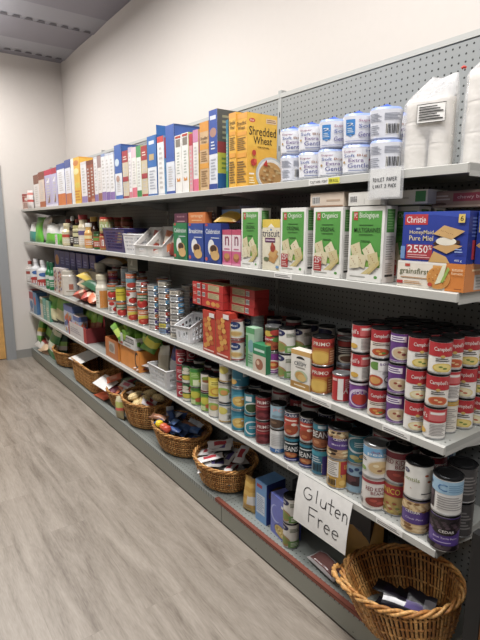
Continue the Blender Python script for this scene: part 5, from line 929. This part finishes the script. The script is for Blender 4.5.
# green packages in clear plastic at the far end
for j, (u, c) in enumerate(((31.5, '3f9a8c'), (36.5, '63c83a'), (50.5, '66cc38'), (60.5, '6cd03c'))):
    place_pouch('green_package', ('teal and green package beside far wall', 'tall bright green package next to teal one', 'bright green package with white top', 'green and white package beside cream jar')[j], WH[2], 'packet', (xat(u, YF+.05, SH[2]+.06), YF+.065+.012*(j % 2), SH[2]+.001), (R(-10), 0, .1), (.2, .24, .36, .22)[j], (.22, .27, .2, .2)[j], .07,
                bands([(0, c), (.52, 'e8eae6'), (.8, 'd0d4d0')]) if j != 1 else bands([(0, c), (.75, '4ca830')]), 20+j)
place_pouch('plastic_bag', 'crumpled white carrier bag over green packages', WH[2], 'bag', (xat(42, YF+.07, SH[2]+.1), YF+.115, SH[2]+.004), (R(-6), 0, 0), .34, .26, .07, lambda s, q: M('c8cac8', .3), 31, n=12)
place_pouch('plastic_bag', 'grey carrier bag behind green packages', WH[2], 'bag', (xat(55, YF+.2, SH[2]+.1), YF+.2, SH[2]+.002), (R(-8), 0, .1), .5, .28, .1, lambda s, q: M('8e8f8c', .35), 33, n=12)
carton('tag_card', 'small white card between green packages', WH[2], 'card', xat(55.7, YF+.012, SH[2]+.04), YF+.018, SH[2]+.001, .07, .003, .095, 'e4d8dc', {'F': [('n', .2, .3, .8, .8, 3, 'b0a0a8')]})

# ---------------------------------------------------------------- middle shelf, far half
for j, (u, c1, c2, h) in enumerate(((27, 'e4dcd8', 'b83c30', .3), (30.5, 'd8d2cc', 'a84438', .24))):
    jar('juice_bottle', ('white and red bottle nearest the far wall', 'shorter red and white bottle at far end')[j], 3, u, YF+.06, .05, h, c1, c2, lab(c1, c2), cat='bottle', neck=.02)
for j, u in enumerate((37, 44)):
    jar('cleaner_jug', 'white jug with blue badge, red base', 3, u, YF+.075, .075, .28, 'e9eaec', 'e8e8ea', [('r', 0, 0, 1, .35, 'b83430'), ('e', .5, .75, .25, .14, '3a6cb0'), ('n', .2, .1, .8, .3, 2, 'e8b8a8'), ('e', .5, .33, .4, .12, 'b83430')], cat='jug', neck=.03)
for j, u in enumerate((49.3, 52.7)): jar('green_bottle', 'green bottle with pale label', 3, u, YF+.06, .038, .28, '1f7a4a', '2c6a4a', lab('2f8a5a', 'd8e0d8'), cat='bottle', neck=.02)
patF = [('r', 0, 0, 1, 1, 'd8cfc8')]+[('e', .15+.7*((i*.37) % 1), .1+.8*((i*.23) % 1), .1, .05, ('c8662c', '3a4a8c', 'd8a850', '8a3a6c')[i % 4]) for i in range(18)]
cbox('patterned_box', 'narrow patterned carton left', 3, 54, 57.4, 0, .07, 'd8cfc8', {'F': patF, 'R': patF}, y0=YF+.02, h=.245)
cbox('patterned_box', 'patterned carton beside white canister', 3, 57.8, 62.2, 0, .07, 'd4ccd0', {'F': patF, 'R': patF}, y0=YF+.02, h=.25)
jar('plastic_canister', 'slim white canister', 3, 64.8, YF+.07, .045, .23, 'e2dfda', 'd8d4cc', [('n', .3, .3, .7, .7, 3, 'b8a090')], cat='canister')
jar('plastic_canister', 'wide cream canister with lid', 3, 71, YF+.09, .08, .235, 'dcd5c8', 'cfc8b8', [('r', .42, .3, .58, .6, 'b86a50'), ('n', .3, .15, .7, .26, 1, 'a09480')], cat='canister')
for j in range(7):   # blue cartons stacked at the back
    for lv in range(2):
        F = [('r', 0, 0, 1, 1, '2c42a4'), ('r', .9, 0, 1, 1, '1c2a70'), ('e', .45, .5, .35, .28, 'e0a050') if j == 0 else ('n', .2, .3, .8, .7, 3, '8090d8')]
        u = (57.5, 62.5, 67.5, 73, 79, 85.5, 92.5)[j]
        cbox('blue_carton', 'navy blue carton in the back stack', 3, u-2.6, u+2.6 if j < 4 else u+3.2, 0, .09, '2c42a4', {'F': F}, y0=YF+.17, z=SH[3]+.0015+.196*lv, h=.195)
cbox('grey_case', 'large grey printed case', 3, 73, 104, 0, .12, '8f8d86', {'F': [('r', 0, 0, 1, 1, '93918a')]+[('r', .12+.2*(i % 4), .2+.25*(i//4), .16+.2*(i % 4), .27+.25*(i//4), '5a5854') for i in range(12)]}, y0=YF+.18-.04+.0, h=.27) if False else cbox('grey_case', 'large grey printed case', 3, 79, 104, 0, .06, '8f8d86', {'F': [('r', 0, 0, 1, 1, '93918a')]+[('r', .12+.2*(i % 4), .2+.25*(i//4), .16+.2*(i % 4), .27+.25*(i//4), '5a5854') for i in range(12)]}, y0=YF+.1, h=.27)
for j, (u, z, c, nm) in enumerate(((82, .0, 'd8604a', 'red snack bag lying in front'), (87.5, 0, 'c8402c', 'crimson snack bag lying lower right'), (93.5, .0, 'e8784c', 'orange snack bag nearest the edge'), (84, .09, 'd8c4a0', 'beige bun bag on the heap'), (91, .1, '2f6a48', 'green patterned bag on the heap'), (87, .15, 'e0c040', 'yellow topped bag on the heap'))):
    place_pouch('snack_bag', nm, WH[3], 'bag', (xat(u, YF+.07, SH[3]+.05+z), YF+.02+.3*z, SH[3]+.035+z), (R(-72), R(6*(j-2)), R(12*(j-3))), .27, .17, .09, bands([(0, c), (.4, 'd9b89c'), (.62, c)]), 40+j)
jar('mayonnaise_jar', 'cream lidded jar with orange label', 3, 102.5, YF+.07, .052, .27, 'e6e0cc', 'dcd4b8', [('r', .35, 0, 1, .9, 'd98a28'), ('r', 0, 0, .35, .9, 'ece8da'), ('n', .08, .2, .3, .7, 4, 'a89a70')], neck=.04)
jar('mayonnaise_jar', 'taller cream jar behind', 3, 101.5, YF+.17, .056, .34, 'd8d2c0', 'd2ccb8', lab('dcd6c4', 'cfc8a8'), neck=.045)
place_pouch('bread_bag', 'pale bread bag lying at the back', WH[3], 'bag', (xat(110, YF+.2, SH[3]+.3), YF+.19, SH[3]+.342), (R(-80), 0, .1), .4, .13, .09, bands([(0, 'd8d4cc'), (.3, 'c89a50'), (.6, 'd4cfc4')]), 50)
cbox('dark_box', 'dark grey box with white mark', 3, 127.5, 137.5, 0, .08, '6c766e', {'F': [('r', 0, 0, 1, 1, '7c887e'), ('p', [(.25, .35), (.5, .8), (.5, .35)], 'c8d0c4'), ('n', .2, .1, .8, .22, 1, 'a8b0a4')], 'R': [('r', 0, 0, 1, 1, '3c423e')]}, y0=YF+.115, z=SH[3]+.001+.3375, h=.1)

# ---------------------------------------------------------------- fourth shelf, far half
def sidebook(name, look, u0, u1, h, base, dec, k=4, rz=.0, d=.12, y0=YF+.02): return cbox(name, look, k, u0, u1, 0, d, base, dec, y0=y0, rz=rz, h=h)
sp = [('r', 0, 0, 1, 1, 'c8ccd8'), ('r', 0, .6, 1, .92, 'b8404c'), ('e', .5, .35, .4, .18, '4a7ab0'), ('n', .2, .05, .8, .18, 2, '6a6a7c')]
sidebook('snack_box', 'red and blue carton beside far wall', 29.5, 33.3, .26, 'b84a50', {'F': sp, 'R': [('r', 0, 0, 1, 1, '4f8ab8')]})
sidebook('snack_box', 'sky blue carton second from far wall', 33.6, 36.6, .25, '5a8ab4', {'F': [('r', 0, 0, 1, 1, '5f90ba'), ('e', .5, .6, .3, .2, 'd84c40')], 'R': [('r', 0, 0, 1, 1, '4a7aa8')]})
sidebook('snack_box', 'slim cream carton with green back', 40.5, 43, .23, 'd8d4c4', {'F': [('r', 0, 0, 1, 1, 'dcd8c8'), ('r', 0, .7, 1, .9, '8a9c70')], 'R': [('r', 0, 0, 1, 1, '4f9c94')]})
sidebook('snack_box', 'teal carton beside cream one', 43.3, 46, .23, '4fa098', {'F': [('r', 0, 0, 1, 1, '6fb4a8'), ('n', .2, .2, .8, .7, 5, 'd0e4dc')], 'R': [('r', 0, 0, 1, 1, '3f8c84')]})
sidebook('snack_box', 'light green carton with white print', 46.3, 49.3, .22, '8ab8a0', {'F': [('r', 0, 0, 1, 1, '9cc4ac'), ('n', .2, .2, .8, .7, 5, 'e8f0e8')], 'R': [('r', 0, 0, 1, 1, '5fa088')]})
for j, (u, c, c2) in enumerate(((53, '6fb84a', 'e8e0b0'), (57.5, '88c860', 'f0e8b8'))):
    place_pouch('chips_bag', ('green and cream bag leaning left', 'green and cream bag leaning right')[j], WH[4], 'bag', (xat(u, YF+.07, SH[4]+.1), YF+.05+.045*j, SH[4]+.002), (R(-10), R(8), .2), .26, .3, .09, bands([(0, '3a3a30'), (.12, c2), (.5, c), (.85, '7fae5c')]), 60+j)
bxp = [('r', 0, 0, 1, 1, 'b8c4dc'), ('r', 0, .78, 1, 1, '5a74b0')]+[('e', .12+.76*((i*.41) % 1), .1+.6*((i*.27) % 1), .1, .08, ('e8ecf4', '4a68a8', 'd86a4c', 'c8a87c')[i % 4]) for i in range(20)]
sidebook('snack_box', 'blue and white printed carton', 64.2, 73, .27, '8a9cc8', {'F': bxp, 'R': bxp}, d=.1)
sidebook('snack_box', 'smaller printed carton with orange spots', 73.5, 79, .2, 'c8b4a8', {'F': bxp, 'R': bxp}, d=.08)
for j in range(3): jar('milk_carton', 'navy and white bottle behind printed carton', 4, 66+5*j, YF+.2, .05, .26, 'c8ccd8', '2a3a6c', lab('d8dce4', '3a4c84'), cat='bottle', neck=.03)
def tray(name, look, k, x, y, w, d, h, col, back=None, rz=0, side=None, dec=None, hole=False, z=None):
    z = z or SH[k]+.001; t = .004; m = M(col, .7); b = MB(); hb = back or h
    b.box(-w/2, w/2, -d/2, d/2, 0, t, m)
    for (x0, x1, y0, y1, hh_) in ((-w/2, w/2, -d/2, -d/2+t, h), (-w/2, w/2, d/2-t, d/2, hb), (-w/2, -w/2+t, -d/2+t, d/2-t, h), (w/2-t, w/2, -d/2+t, d/2-t, h)): b.box(x0, x1, y0, y1, t, hh_, m)
    if dec:
        for f, it in dec.items(): decals(b, boxmap(w, d, h, f), it)
    o = b.build(name, None, (x, y, z), rz); return reg(o, look, WH[k], 'tray', None)
tx = xat(85.5, YF+.09, SH[4]+.05)
tray('display_tray', 'white and red display tray of packets', 4, tx, YF+.1, .5, .17, .13, 'c8464c', back=.27, dec={'F': [('r', .0, 0, 1, 1, 'dcd8d8'), ('r', 0, 0, .06, 1, 'b8303c'), ('n', .12, .3, .7, .7, 3, 'a8a4b0'), ('r', .86, 0, 1, 1, 'c02c34')], 'R': [('r', 0, 0, 1, 1, '8a2c30')]})
for j in range(8):
    place_pouch('green_packet', 'green and brown packet in display tray', WH[4], 'packet', (tx-.19+.053*j, YF+.11+.02*(j % 2), SH[4]+.006), (R(-12), R(8*(j % 3-1)), .15), .1, .24+.02*(j % 3), .035, bands([(0, '9a4c2c'), (.5, 'a85c34'), (.6, ('a4dc40', '84c838', 'b8e058')[j % 3])]), 70+j, 'packets in the display tray')
# orange crate with white tray of vegetables on top
ox0, ox1 = xat(105.5, YF+.02, SH[4]+.05), xat(138, YF+.02, SH[4]+.05)
bx0 = xat(119.5, YF+.02, SH[4]+.05)
orF = [('r', 0, 0, 1, 1, 'f09424')]
tray('orange_box', 'large orange cardboard box', 4, (bx0+ox1)/2, YF+.03+.14, ox1-bx0, .28, .15, 'f09424', dec={'F': orF+[('e', .88, .55, .1, .38, '2a2420'), ('e', .91, .55, .085, .28, 'f09424'), ('r', .93, .35, 1, .75, 'f09424')], 'R': orF})
tray('orange_box', 'narrow orange display box with window', 4, (ox0+bx0)/2-.01, YF+.02+.08, bx0-ox0-.03, .16, .15, 'd07428', dec={'F': [('r', 0, 0, 1, 1, 'cf7a38'), ('r', .3, .3, .75, .85, 'c8c0b4'), ('e', .5, .55, .2, .2, '9a9288')], 'R': orF})
wx = (bx0+ox1)/2-.02
tray('white_tray', 'white printed produce tray on orange box', 4, wx, YF+.12, ox1-bx0-.03, .2, .085, 'dcdcd8', z=SH[4]+.1525, dec={'F': [('r', 0, 0, 1, 1, 'dededa'), ('r', .36, .42, .92, .86, '4c4c4c')]+[('r', .4+.085*i, .5, .46+.085*i, .78, 'c4c4c0') for i in range(6)]+[('n', .4, .12, .75, .3, 1, '8a8a88'), ('r', .05, .1, .28, .3, 'b84440')], 'R': [('n', .2, .3, .8, .7, 2, '9a9a98')]})
for j in range(16):
    place_pouch('vegetable_bag', ('yellow pepper coloured bag in produce tray' if j % 5 == 0 else 'leafy green bag in produce tray'), WH[4], 'bag', (wx-.22+.03*j, YF+.07+.05*(j % 3), SH[4]+.161), (R(-25+12*(j % 3)), R(30*((j*37) % 5-2)/2), .7*j), .11, .13+.03*(j % 2), .055, bands([(0, '5fa034'), (.4, ('f4ec38', 'b8e84c', '94d43c', 'd4f068', '6ab43c')[j % 5]), (.8, '78ac3c')]), 90+j, 'bags in the produce tray')
for j in range(9):
    place_pouch('flat_packet', 'flat white and red food packet', WH[4], 'packet', (xat(141+1.6*j, YF+.08, SH[4]+.02), YF+.06+.06*(j % 3), SH[4]+.014+.014*(j//2)), (R(-86), R(3*(j % 3-1)), R(25*(j % 4-1.5))), .16, .13, .022, bands([(0, ('d8d0cc', 'c8a890', 'd8ccc8')[j % 3]), (.35, ('c84438', '9c5a44', 'e0dcd8')[j % 3]), (.6, 'ded8d2')]), 110+j, 'flat packets beside the orange box')
bxw = xat(169, YF+.09, SH[4]+.06)
slot_bin('slotted_basket', 'white wire-look basket of packages', 4, bxw, YF+.1, .26, .19, .125, 'd8dadb', 0, slots=(9, 3), rimc='f0f0f0')
place_pouch('noodle_bag', 'deep blue topped bag in white basket', WH[4], 'bag', (bxw+.06, YF+.1, SH[4]+.05), (R(-8), 0, -.15), .15, .2, .07, bands([(0, 'd8dadc'), (.62, '24308c')]), 120)
place_pouch('noodle_bag', 'cream bag leaning in white basket', WH[4], 'bag', (bxw-.06, YF+.08, SH[4]+.06), (R(-15), R(-14), .1), .12, .18, .06, bands([(0, 'cfc4a8'), (.6, 'dcd6c4')]), 121)
place_pouch('noodle_bag', 'white bag beside red cans', WH[4], 'bag', (bxw+.0, YF+.14, SH[4]+.07), (R(-5), R(10), .1), .13, .18, .05, bands([(0, 'dcdcda'), (.5, 'e8e6e2')]), 122)
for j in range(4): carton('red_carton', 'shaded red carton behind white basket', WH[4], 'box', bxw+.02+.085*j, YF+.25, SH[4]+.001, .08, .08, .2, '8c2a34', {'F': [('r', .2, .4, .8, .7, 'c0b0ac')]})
# ---------------------------------------------------------------- wicker baskets
wick = [M('b9874c', .55, kind='wicker'), M('a06c36', .55, kind='wicker'), M('c99a5e', .5, kind='wicker')]
def wicker(name, look, x, y, rx, ry, h, ns=44, rows=10, rz=0, tilt=(0, 0), handle=False, sq=0, tone=0, base=.72, strand=.0045, z=None, sag=0, fat=1):
    root = empty(name, (x, y, z or SH[0]+.012)); root.rotation_euler = (tilt[0], tilt[1], rz)
    def P(a, q, o=0):
        k = 1 if not sq else (abs(cos(a))**sq+abs(sin(a))**sq)**(-1/sq)
        f = base+(1-base)*(q**.75)
        zz = h*q+sag*cos(2*a)*q
        return Vector((k*cos(a)*(rx*f+o), k*sin(a)*(ry*f+o), zz))
    b = MB(); b.add([P(2*pi*i/36, 0, -.003)+Vector((0, 0, .002)) for i in range(36)], [tuple(range(36))], wick[1])
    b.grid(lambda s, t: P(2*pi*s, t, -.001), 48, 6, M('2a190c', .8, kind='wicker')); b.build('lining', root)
    b = MB()
    for i in range(ns):
        a = 2*pi*i/ns; b.tube([P(a, 0), P(a, .3), P(a, .65), P(a, 1.0)], strand*.62*fat, wick[(i*7) % 3], 6)
        a2 = a+pi/ns; b.tube([P(a2, 0), P(a2, .35), P(a2, .7), P(a2, 1.0)], strand*.5*fat, wick[(i*5+1) % 3], 6)
    b.build('stakes', root)
    b = MB()
    for r_ in range(rows):
        q = (r_+.6)/rows*.92; n = ns*2; pts = []
        for i in range(n): pts.append(P(2*pi*i/n, q, strand*.75*(1 if (i+r_) % 2 else -1)))
        b.tube(pts, strand*.62, wick[(r_*5) % 3], 5, closed=True)
    b.build('weave', root)
    b = MB(); turns = ns//2
    for s_ in range(3):
        pts = []; n = turns*8
        for i in range(n):
            a = 2*pi*i/n; ph = 2*pi*s_/3+a*turns*.5; pts.append(P(a, 1.0, strand*1.3*cos(ph))+Vector((0, 0, strand*1.3*sin(ph))))
        b.tube(pts, strand*.95, wick[(s_+tone) % 3], 6, closed=True)
    b.build('braided_rim', root)
    if handle:
        for a0 in handle:
            b = MB(); n = 14
            for s_ in range(2):
                pts = []
                for i in range(n+1):
                    f = i/n; a = a0-.42+.84*f; lift = sin(pi*f)**.7
                    pts.append(P(a, 1.0, .012+.02*lift+.004*cos(f*22+s_*pi))+Vector((0, 0, .004+.03*lift+.004*sin(f*22+s_*pi))))
                b.tube(pts, .0065, wick[2 if s_ else 0], 7)
            pc = P(a0, 1.0, .032)+Vector((0, 0, .034)); tt = P(a0+.05, 1.0, .032)-P(a0-.05, 1.0, .032)
            b.tube([pc-tt*.25+Vector((0, 0, 0)), pc+tt*.25], .0115, wick[2], 8); b.build('handle', root)
    return reg(root, look, WH[0], 'basket', None)
BG = wicker('wicker_basket', 'large deep round wicker basket with handle', -.915, 1.412, .222, .185, .172, ns=40, rows=4, tilt=(R(4), R(-11)), handle=(R(232),), strand=.0062, fat=1.5, sag=.0)
B2 = wicker('wicker_basket', 'oval wicker basket with red and white bars', -2.15, 1.44, .205, .165, .145, ns=44, rows=9, strand=.005)
B3 = wicker('wicker_basket', 'long oval wicker basket of blue packets', -2.68, 1.45, .255, .165, .15, ns=46, rows=9, strand=.005, handle=(R(180),))
B4 = wicker('wicker_basket', 'round wicker basket of bread rolls', -3.2, 1.45, .235, .17, .19, ns=46, rows=10, strand=.005)
B5 = wicker('wicker_basket', 'small dark wicker basket of pink packets', -3.62, 1.47, .2, .15, .13, ns=36, rows=7, strand=.005)
B6 = wicker('wicker_basket', 'large square wicker basket holding white paper', -4.28, 1.46, .31, .15, .2, ns=60, rows=16, sq=9, base=.86, strand=.005)
B7 = wicker('wicker_basket', 'rattan basket at the far end', -5.12, 1.46, .27, .15, .15, ns=40, rows=9, strand=.0055)
def bar(look, where, x, y, z, w, l, t, c1, c2, rot, seed, rel='in', group=None, name='snack_bar'):
    return place_pouch(name, look, where, 'packet', (x, y, z), rot, l, w, t, (lambda s, q: M(c2 if .25 < s < .75 and .2 < q < .8 else c1, .3)), seed, group, rel, 8)
rr = random.Random(5)
# big basket: dark violet packets
for j, (dx, dy, dz, rz, rx_) in enumerate(((-.06, .0, .075, .25, -78), (.02, -.02, .095, -.05, -70), (.07, .03, .08, .5, -80), (.0, .06, .06, -.2, -85), (.09, -.03, .09, .15, -65), (-.02, -.06, .055, .1, -82))):
    bar(('black and violet bar leaning left', 'black bar with white stripe on top', 'dark bar furthest back', 'shaded dark bar beneath others', 'black and violet bar with label at right', 'dark packet nearest the handle')[j], 'the large round basket', -.925+dx, 1.41+dy, SH[0]+dz-.012, .055, .15, .014, '17141c', ('2a2038', '201a2c', '1a1620', '1a161e', '5a4890', '241e30')[j], (R(rx_), 0, rz), 200+j, name='chocolate_bar')
xb = MB(); 
t_ = place_pouch('chocolate_bar', 'dark bar with white band', 'the large round basket', 'packet', (-.9, 1.335, SH[0]+.115), (R(-60), 0, .45), .12, .045, .014, (lambda s, q: M('d8d8dc' if .3 < q < .62 else '1c1824', .3)), 215, rel='in')
t_ = place_pouch('chocolate_bar', 'violet packet with pale grey label', 'the large round basket', 'packet', (-.84, 1.365, SH[0]+.125), (R(-60), 0, .35), .1, .07, .014, (lambda s, q: M('8f8f98' if s > .6 and .2 < q < .8 else ('5c4a90' if q < .4 else '1c1824'), .3)), 216, rel='in')
# basket of red and white bars
for j in range(18):
    c1, c2 = (('e9e6e4', 'b82a3a'), ('e4e0de', 'c23440'), ('24201f', '1a1818'), ('e0dcd8', '5a4a8c'))[(j*5) % 4 if j > 5 else (0, 2, 1, 0, 2, 3)[j]]
    dx, dy = rr.uniform(-.11, .11), rr.uniform(-.08, .09)
    bar(('white and red bar' if c2[0] in 'bc' else ('black bar' if c1[0] == '2' else 'white and violet bar'))+' heaped', 'the oval wicker basket', -2.15+dx, 1.44+dy-.03, SH[0]+.085+.0065*j, .055, .15, .02, c1, c2, (R(rr.uniform(-88, -60)), rr.uniform(-.3, .3), rr.uniform(-1.2, 1.2)), 230+j, group='bars in the oval basket')
# long basket of blue packets
for j in range(28):
    c1, c2 = (('3f6aa8', '5a86c0'), ('2c4a84', '4a6cac'), ('c8ccd4', 'a8aeb8'), ('3a5c98', '2a3c6c'), ('8c5c40', 'b87850'))[j % 5]
    dx, dy = rr.uniform(-.18, .18), rr.uniform(-.09, .09)
    bar({'3': 'mid blue packet', '2': 'deep blue packet', 'c': 'silver white packet', '8': 'brown packet'}[c1[0]]+' heaped', 'the long oval basket', -2.68+dx, 1.44+dy-.03, SH[0]+.085+.0045*j, .05, .15, .022, c1, c2, (R(rr.uniform(-88, -55)), rr.uniform(-.3, .3), rr.uniform(-1.4, 1.4)), 260+j, group='packets in the long basket')
for j, (dx, c, nm) in enumerate(((-.03, 'e6c428', 'yellow plum'), (.03, 'c8603c', 'orange plum'), (.075, 'b84c38', 'reddish plum'))):
    b = MB(); b.lathe([(0, 0), (.014, .002), (.024, .012), (.027, .024), (.022, .038), (.01, .045), (0, .043)], M(c, .4, kind='food'), 18); o = b.build('plum', None, (-2.68+dx, 1.31, SH[0]+.17)); reg(o, nm, 'the long oval basket', 'fruit', None, 'in')
# rolls basket
for j in range(12):
    a = j*2.4; q = (.3+.7*((j*.37) % 1)); x, y = -3.2+.15*q*cos(a), 1.44+.1*q*sin(a); b = MB()
    r = .042; b.lathe([(0, 0), (r*.7, .003), (r, .02), (r*.95, .036), (r*.6, .05), (0, .055)], M('d8c08c' if j % 3 else 'c8aa74', .7, kind='food'), 20, sx=1.25)
    o = b.build('bread_roll', None, (x, y, SH[0]+.13+.035*(j % 3))); o.rotation_euler = (rr.uniform(-.4, .4), rr.uniform(-.4, .4), a); reg(o, 'pale round bread roll', 'the rolls basket', 'bread roll', 'bread rolls in the basket', 'in')
for j in range(5):
    bar('white and red candy packet among rolls', 'the rolls basket', -3.3+.075*j, 1.37+.03*(j % 2), SH[0]+.2, .05, .12, .02, 'e0d8d8', 'c8404c', (R(-55), .3*(j-2), .6*(j-2)), 300+j, group='candy packets in the rolls basket')
# pink packets basket
for j in range(14):
    c1, c2 = (('d85a7c', 'e88a9c'), ('e4dcd8', 'd86a7c'), ('6a8c6c', 'a0b890'), ('d86a3c', 'e08c5c'), ('8a3c5c', 'b05a7c'))[j % 5]
    bar({'d85': 'pink packet', 'e4d': 'white and pink packet', '6a8': 'sage green packet', 'd86': 'orange packet', '8a3': 'plum coloured packet'}[c1[:3]]+' heaped', 'the small dark basket', -3.62+rr.uniform(-.14, .14), 1.46+rr.uniform(-.07, .07)-.03, SH[0]+.09+.008*j, .06, .13, .028, c1, c2, (R(rr.uniform(-85, -35)), rr.uniform(-.4, .4), rr.uniform(-1.4, 1.4)), 320+j, group='packets in the small dark basket')
place_pouch('orange_bag', 'flat orange bag under small dark basket', WH[0], 'bag', (-3.9, 1.33, SH[0]+.012), (R(-84), 0, .1), .2, .12, .02, bands([(0, 'c8562c'), (.5, 'd8683c')]), 350)
place_pouch('snack_packet', 'multicoloured packet between two baskets', WH[0], 'packet', (-3.38, 1.31, SH[0]+.002), (R(-8), R(-12), .1), .12, .17, .05, bands([(0, 'a89a6c'), (.35, 'd85a4c'), (.55, 'b8bc5c'), (.8, 'd8d0a8')]), 351)
# white papers
def sheet(look, where, x, y, z, w, d, rot, rel):
    b = MB(); m = M('f0efeb', .6); b.grid(lambda s, t: ((s-.5)*w, (t-.5)*d, .012*sin(pi*s)*t), 6, 6, m); b.grid(lambda s, t: ((.5-s)*w, (t-.5)*d, .012*sin(pi*s)*t-.0006), 6, 6, m)
    o = b.build('paper_sheet', None, (x, y, z)); o.rotation_euler = rot; return reg(o, look, where, 'paper', None, rel)
sheet('folded white paper', 'the square wicker basket', -4.44, 1.4, SH[0]+.235, .27, .2, (R(12), 0, .1), 'on')
sheet('white paper slip', 'the small dark basket edge', -3.8, 1.36, SH[0]+.165, .2, .13, (R(22), R(8), .2), 'on')
# far end bags on the deck
FB = [('6cb84c', 'f0d048', 'green and yellow bag nearest the far wall'), ('86c85c', '3c5034', 'dark green bag propped upright'), ('e8c8a8', 'c04840', 'beige and red bag lying flat'), ('e0dcd4', '4f8c48', 'white and green bag in the pile'), ('4f9c5c', 'e4ecd0', 'striped green bag leaning right'), ('3c5c48', 'a8dc70', 'dark bag with green oval')]
for j, (c1, c2, nm) in enumerate(FB):
    place_pouch('snack_bag', nm, WH[0], 'bag', (-5.97+.12*j, YF+.06+.07*(j % 2)-.03*(j == 2), SH[0]+.004+.06*(j in (0, 3))), (R((-12, -8, -70, -25, -14, -10)[j]), R((-10, 12, 6, 12, 10, -8)[j]), .2*(j % 3-1)), .27, .37, .1, bands([(0, c1), (.22, 'e8e4d8'), (.34, c2), (.55, c1), (.8, '3c4438' if j % 2 else c2), (.9, c1)]), 360+j)
for j, (c1, c2, nm) in enumerate((('d8d4cc', 'c84840', 'white and red bag spilling over deck edge'), ('e8c8a0', '8a4030', 'peach coloured bag at deck edge'))):
    place_pouch('snack_bag', nm, WH[0], 'bag', (-5.86+.2*j, YF+.01, SH[0]+.05), (R(-62), R(10-20*j), .2), .2, .2, .07, bands([(0, c1), (.4, c2), (.6, c1)]), 370+j)
# near end of the deck: pasta bag, two blue cartons, tall can pair, vacuum pack, envelope
place_pouch('pasta_bag', 'small golden bag beside blue carton', WH[0], 'bag', (xat(248, 1.37, .2), 1.375, SH[0]+.001), (R(-4), R(3), .2), .085, .185, .05, (lambda s, q: M('dcdad4' if s > .45 and .25 < q < .55 else ('c89a3c' if int(q*12) % 3 else 'd8b054'), .3)), 380)
cbox('cereal_carton', 'upright light blue carton', 0, 255.5, 266.5, 0, .12, '5f97d2', {'F': [('r', 0, 0, 1, 1, '6aa0d8'), ('r', .12, .84, .6, .92, 'b83a4c'), ('r', .1, .2, .85, .68, 'cfdcea'), ('n', .15, .25, .8, .65, 9, '8fa4c0')], 'R': [('r', 0, 0, 1, 1, '22357c'), ('e', .5, .72, .4, .14, '6a5034'), ('e', .45, .74, .2, .08, 'a08050'), ('n', .2, .2, .8, .4, 3, '3f5698')], 'T': [('r', 0, 0, 1, 1, '5f97d2')]}, y0=1.365, h=.215)
qF = [('r', 0, 0, 1, 1, '6c78cc'), ('e', .3, .55, .3, .22, 'a8b4ea'), ('e', .36, .57, .28, .19, '6c78cc'), ('e', .65, .2, .42, .16, '48549c'), ('e', .65, .2, .38, .14, 'd2b860')]+[('e', .4+.5*((i*.37) % 1), .12+.16*((i*.61) % 1), .06, .025, ('ead890', 'b89440')[i % 2]) for i in range(14)]+[('r', .66, .82, .98, .88, 'e8ecf4'), ('r', .8, 0, 1, .06, '20203c')]
cbox('pasta_box', 'violet blue carton showing pasta', 0, 270, 289, 0, .08, '5f6cc4', {'F': qF, 'R': [('r', 0, 0, 1, 1, '505cb4')], 'T': [('r', 0, 0, 1, 1, '6a76cc')]}, y0=1.355, h=.2, rz=-.12)
b_x = xat(296, 1.4, .25)
for i in range(2):
    q_ = can('compl_veg', b_x, 1.37, SH[0]+.001+i*.1245, 0); q_.scale = (.98, .98, 1.1)
place_pouch('meat_pack', 'clear vacuum pack of sliced dried meat', WH[0], 'packet', (xat(322, 1.36, .14), 1.345, SH[0]+.016), (R(-84), 0, R(-6)), .18, .085, .045, (lambda s, q: M('7d5450' if .12 < q < .75 and .1 < s < .9 else 'c0bcbc', .12)), 390, n=12)
place_pouch('padded_envelope', 'large mustard padded envelope behind sign', WH[0], 'envelope', (xat(360, 1.5, .25), 1.52, SH[0]+.001), (R(-10), R(-6), .1), .2, .26, .04, (lambda s, q: M('b98a2c', .45)), 391)
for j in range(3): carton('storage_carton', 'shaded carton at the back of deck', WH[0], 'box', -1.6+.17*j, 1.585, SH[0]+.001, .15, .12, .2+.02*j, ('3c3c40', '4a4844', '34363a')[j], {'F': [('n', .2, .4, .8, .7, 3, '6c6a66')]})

# ---------------------------------------------------------------- wooden cabinet with black edge at the right
cx0 = -.632
b = MB(); b.box(0, .62, 0, .02, .03, .69, M('7a4c20', .4, kind='wood')); b.box(.6, .62, .02, .42, .03, .69, M('7a4c20', .4, kind='wood'));
root = empty('wooden_cabinet', (cx0+.05, 1.26, 0)); b.build('side_panel', root)
b = MB(); bk = M('131314', .6)
b.box(-.045, -.001, -.004, .03, 0, .72, bk); b.box(-.001, .64, -.004, .44, .69, .72, bk); b.build('frame', root)
reg(root, 'low brown wooden cabinet with black edge', 'the shelving end', 'cabinet', None, 'beside')
b = MB(); b.box(-.0, .6, .4, .42, .03, .69, M('7c5026', .4, kind='wood')); b.build('back_panel', root)
finish_labels()
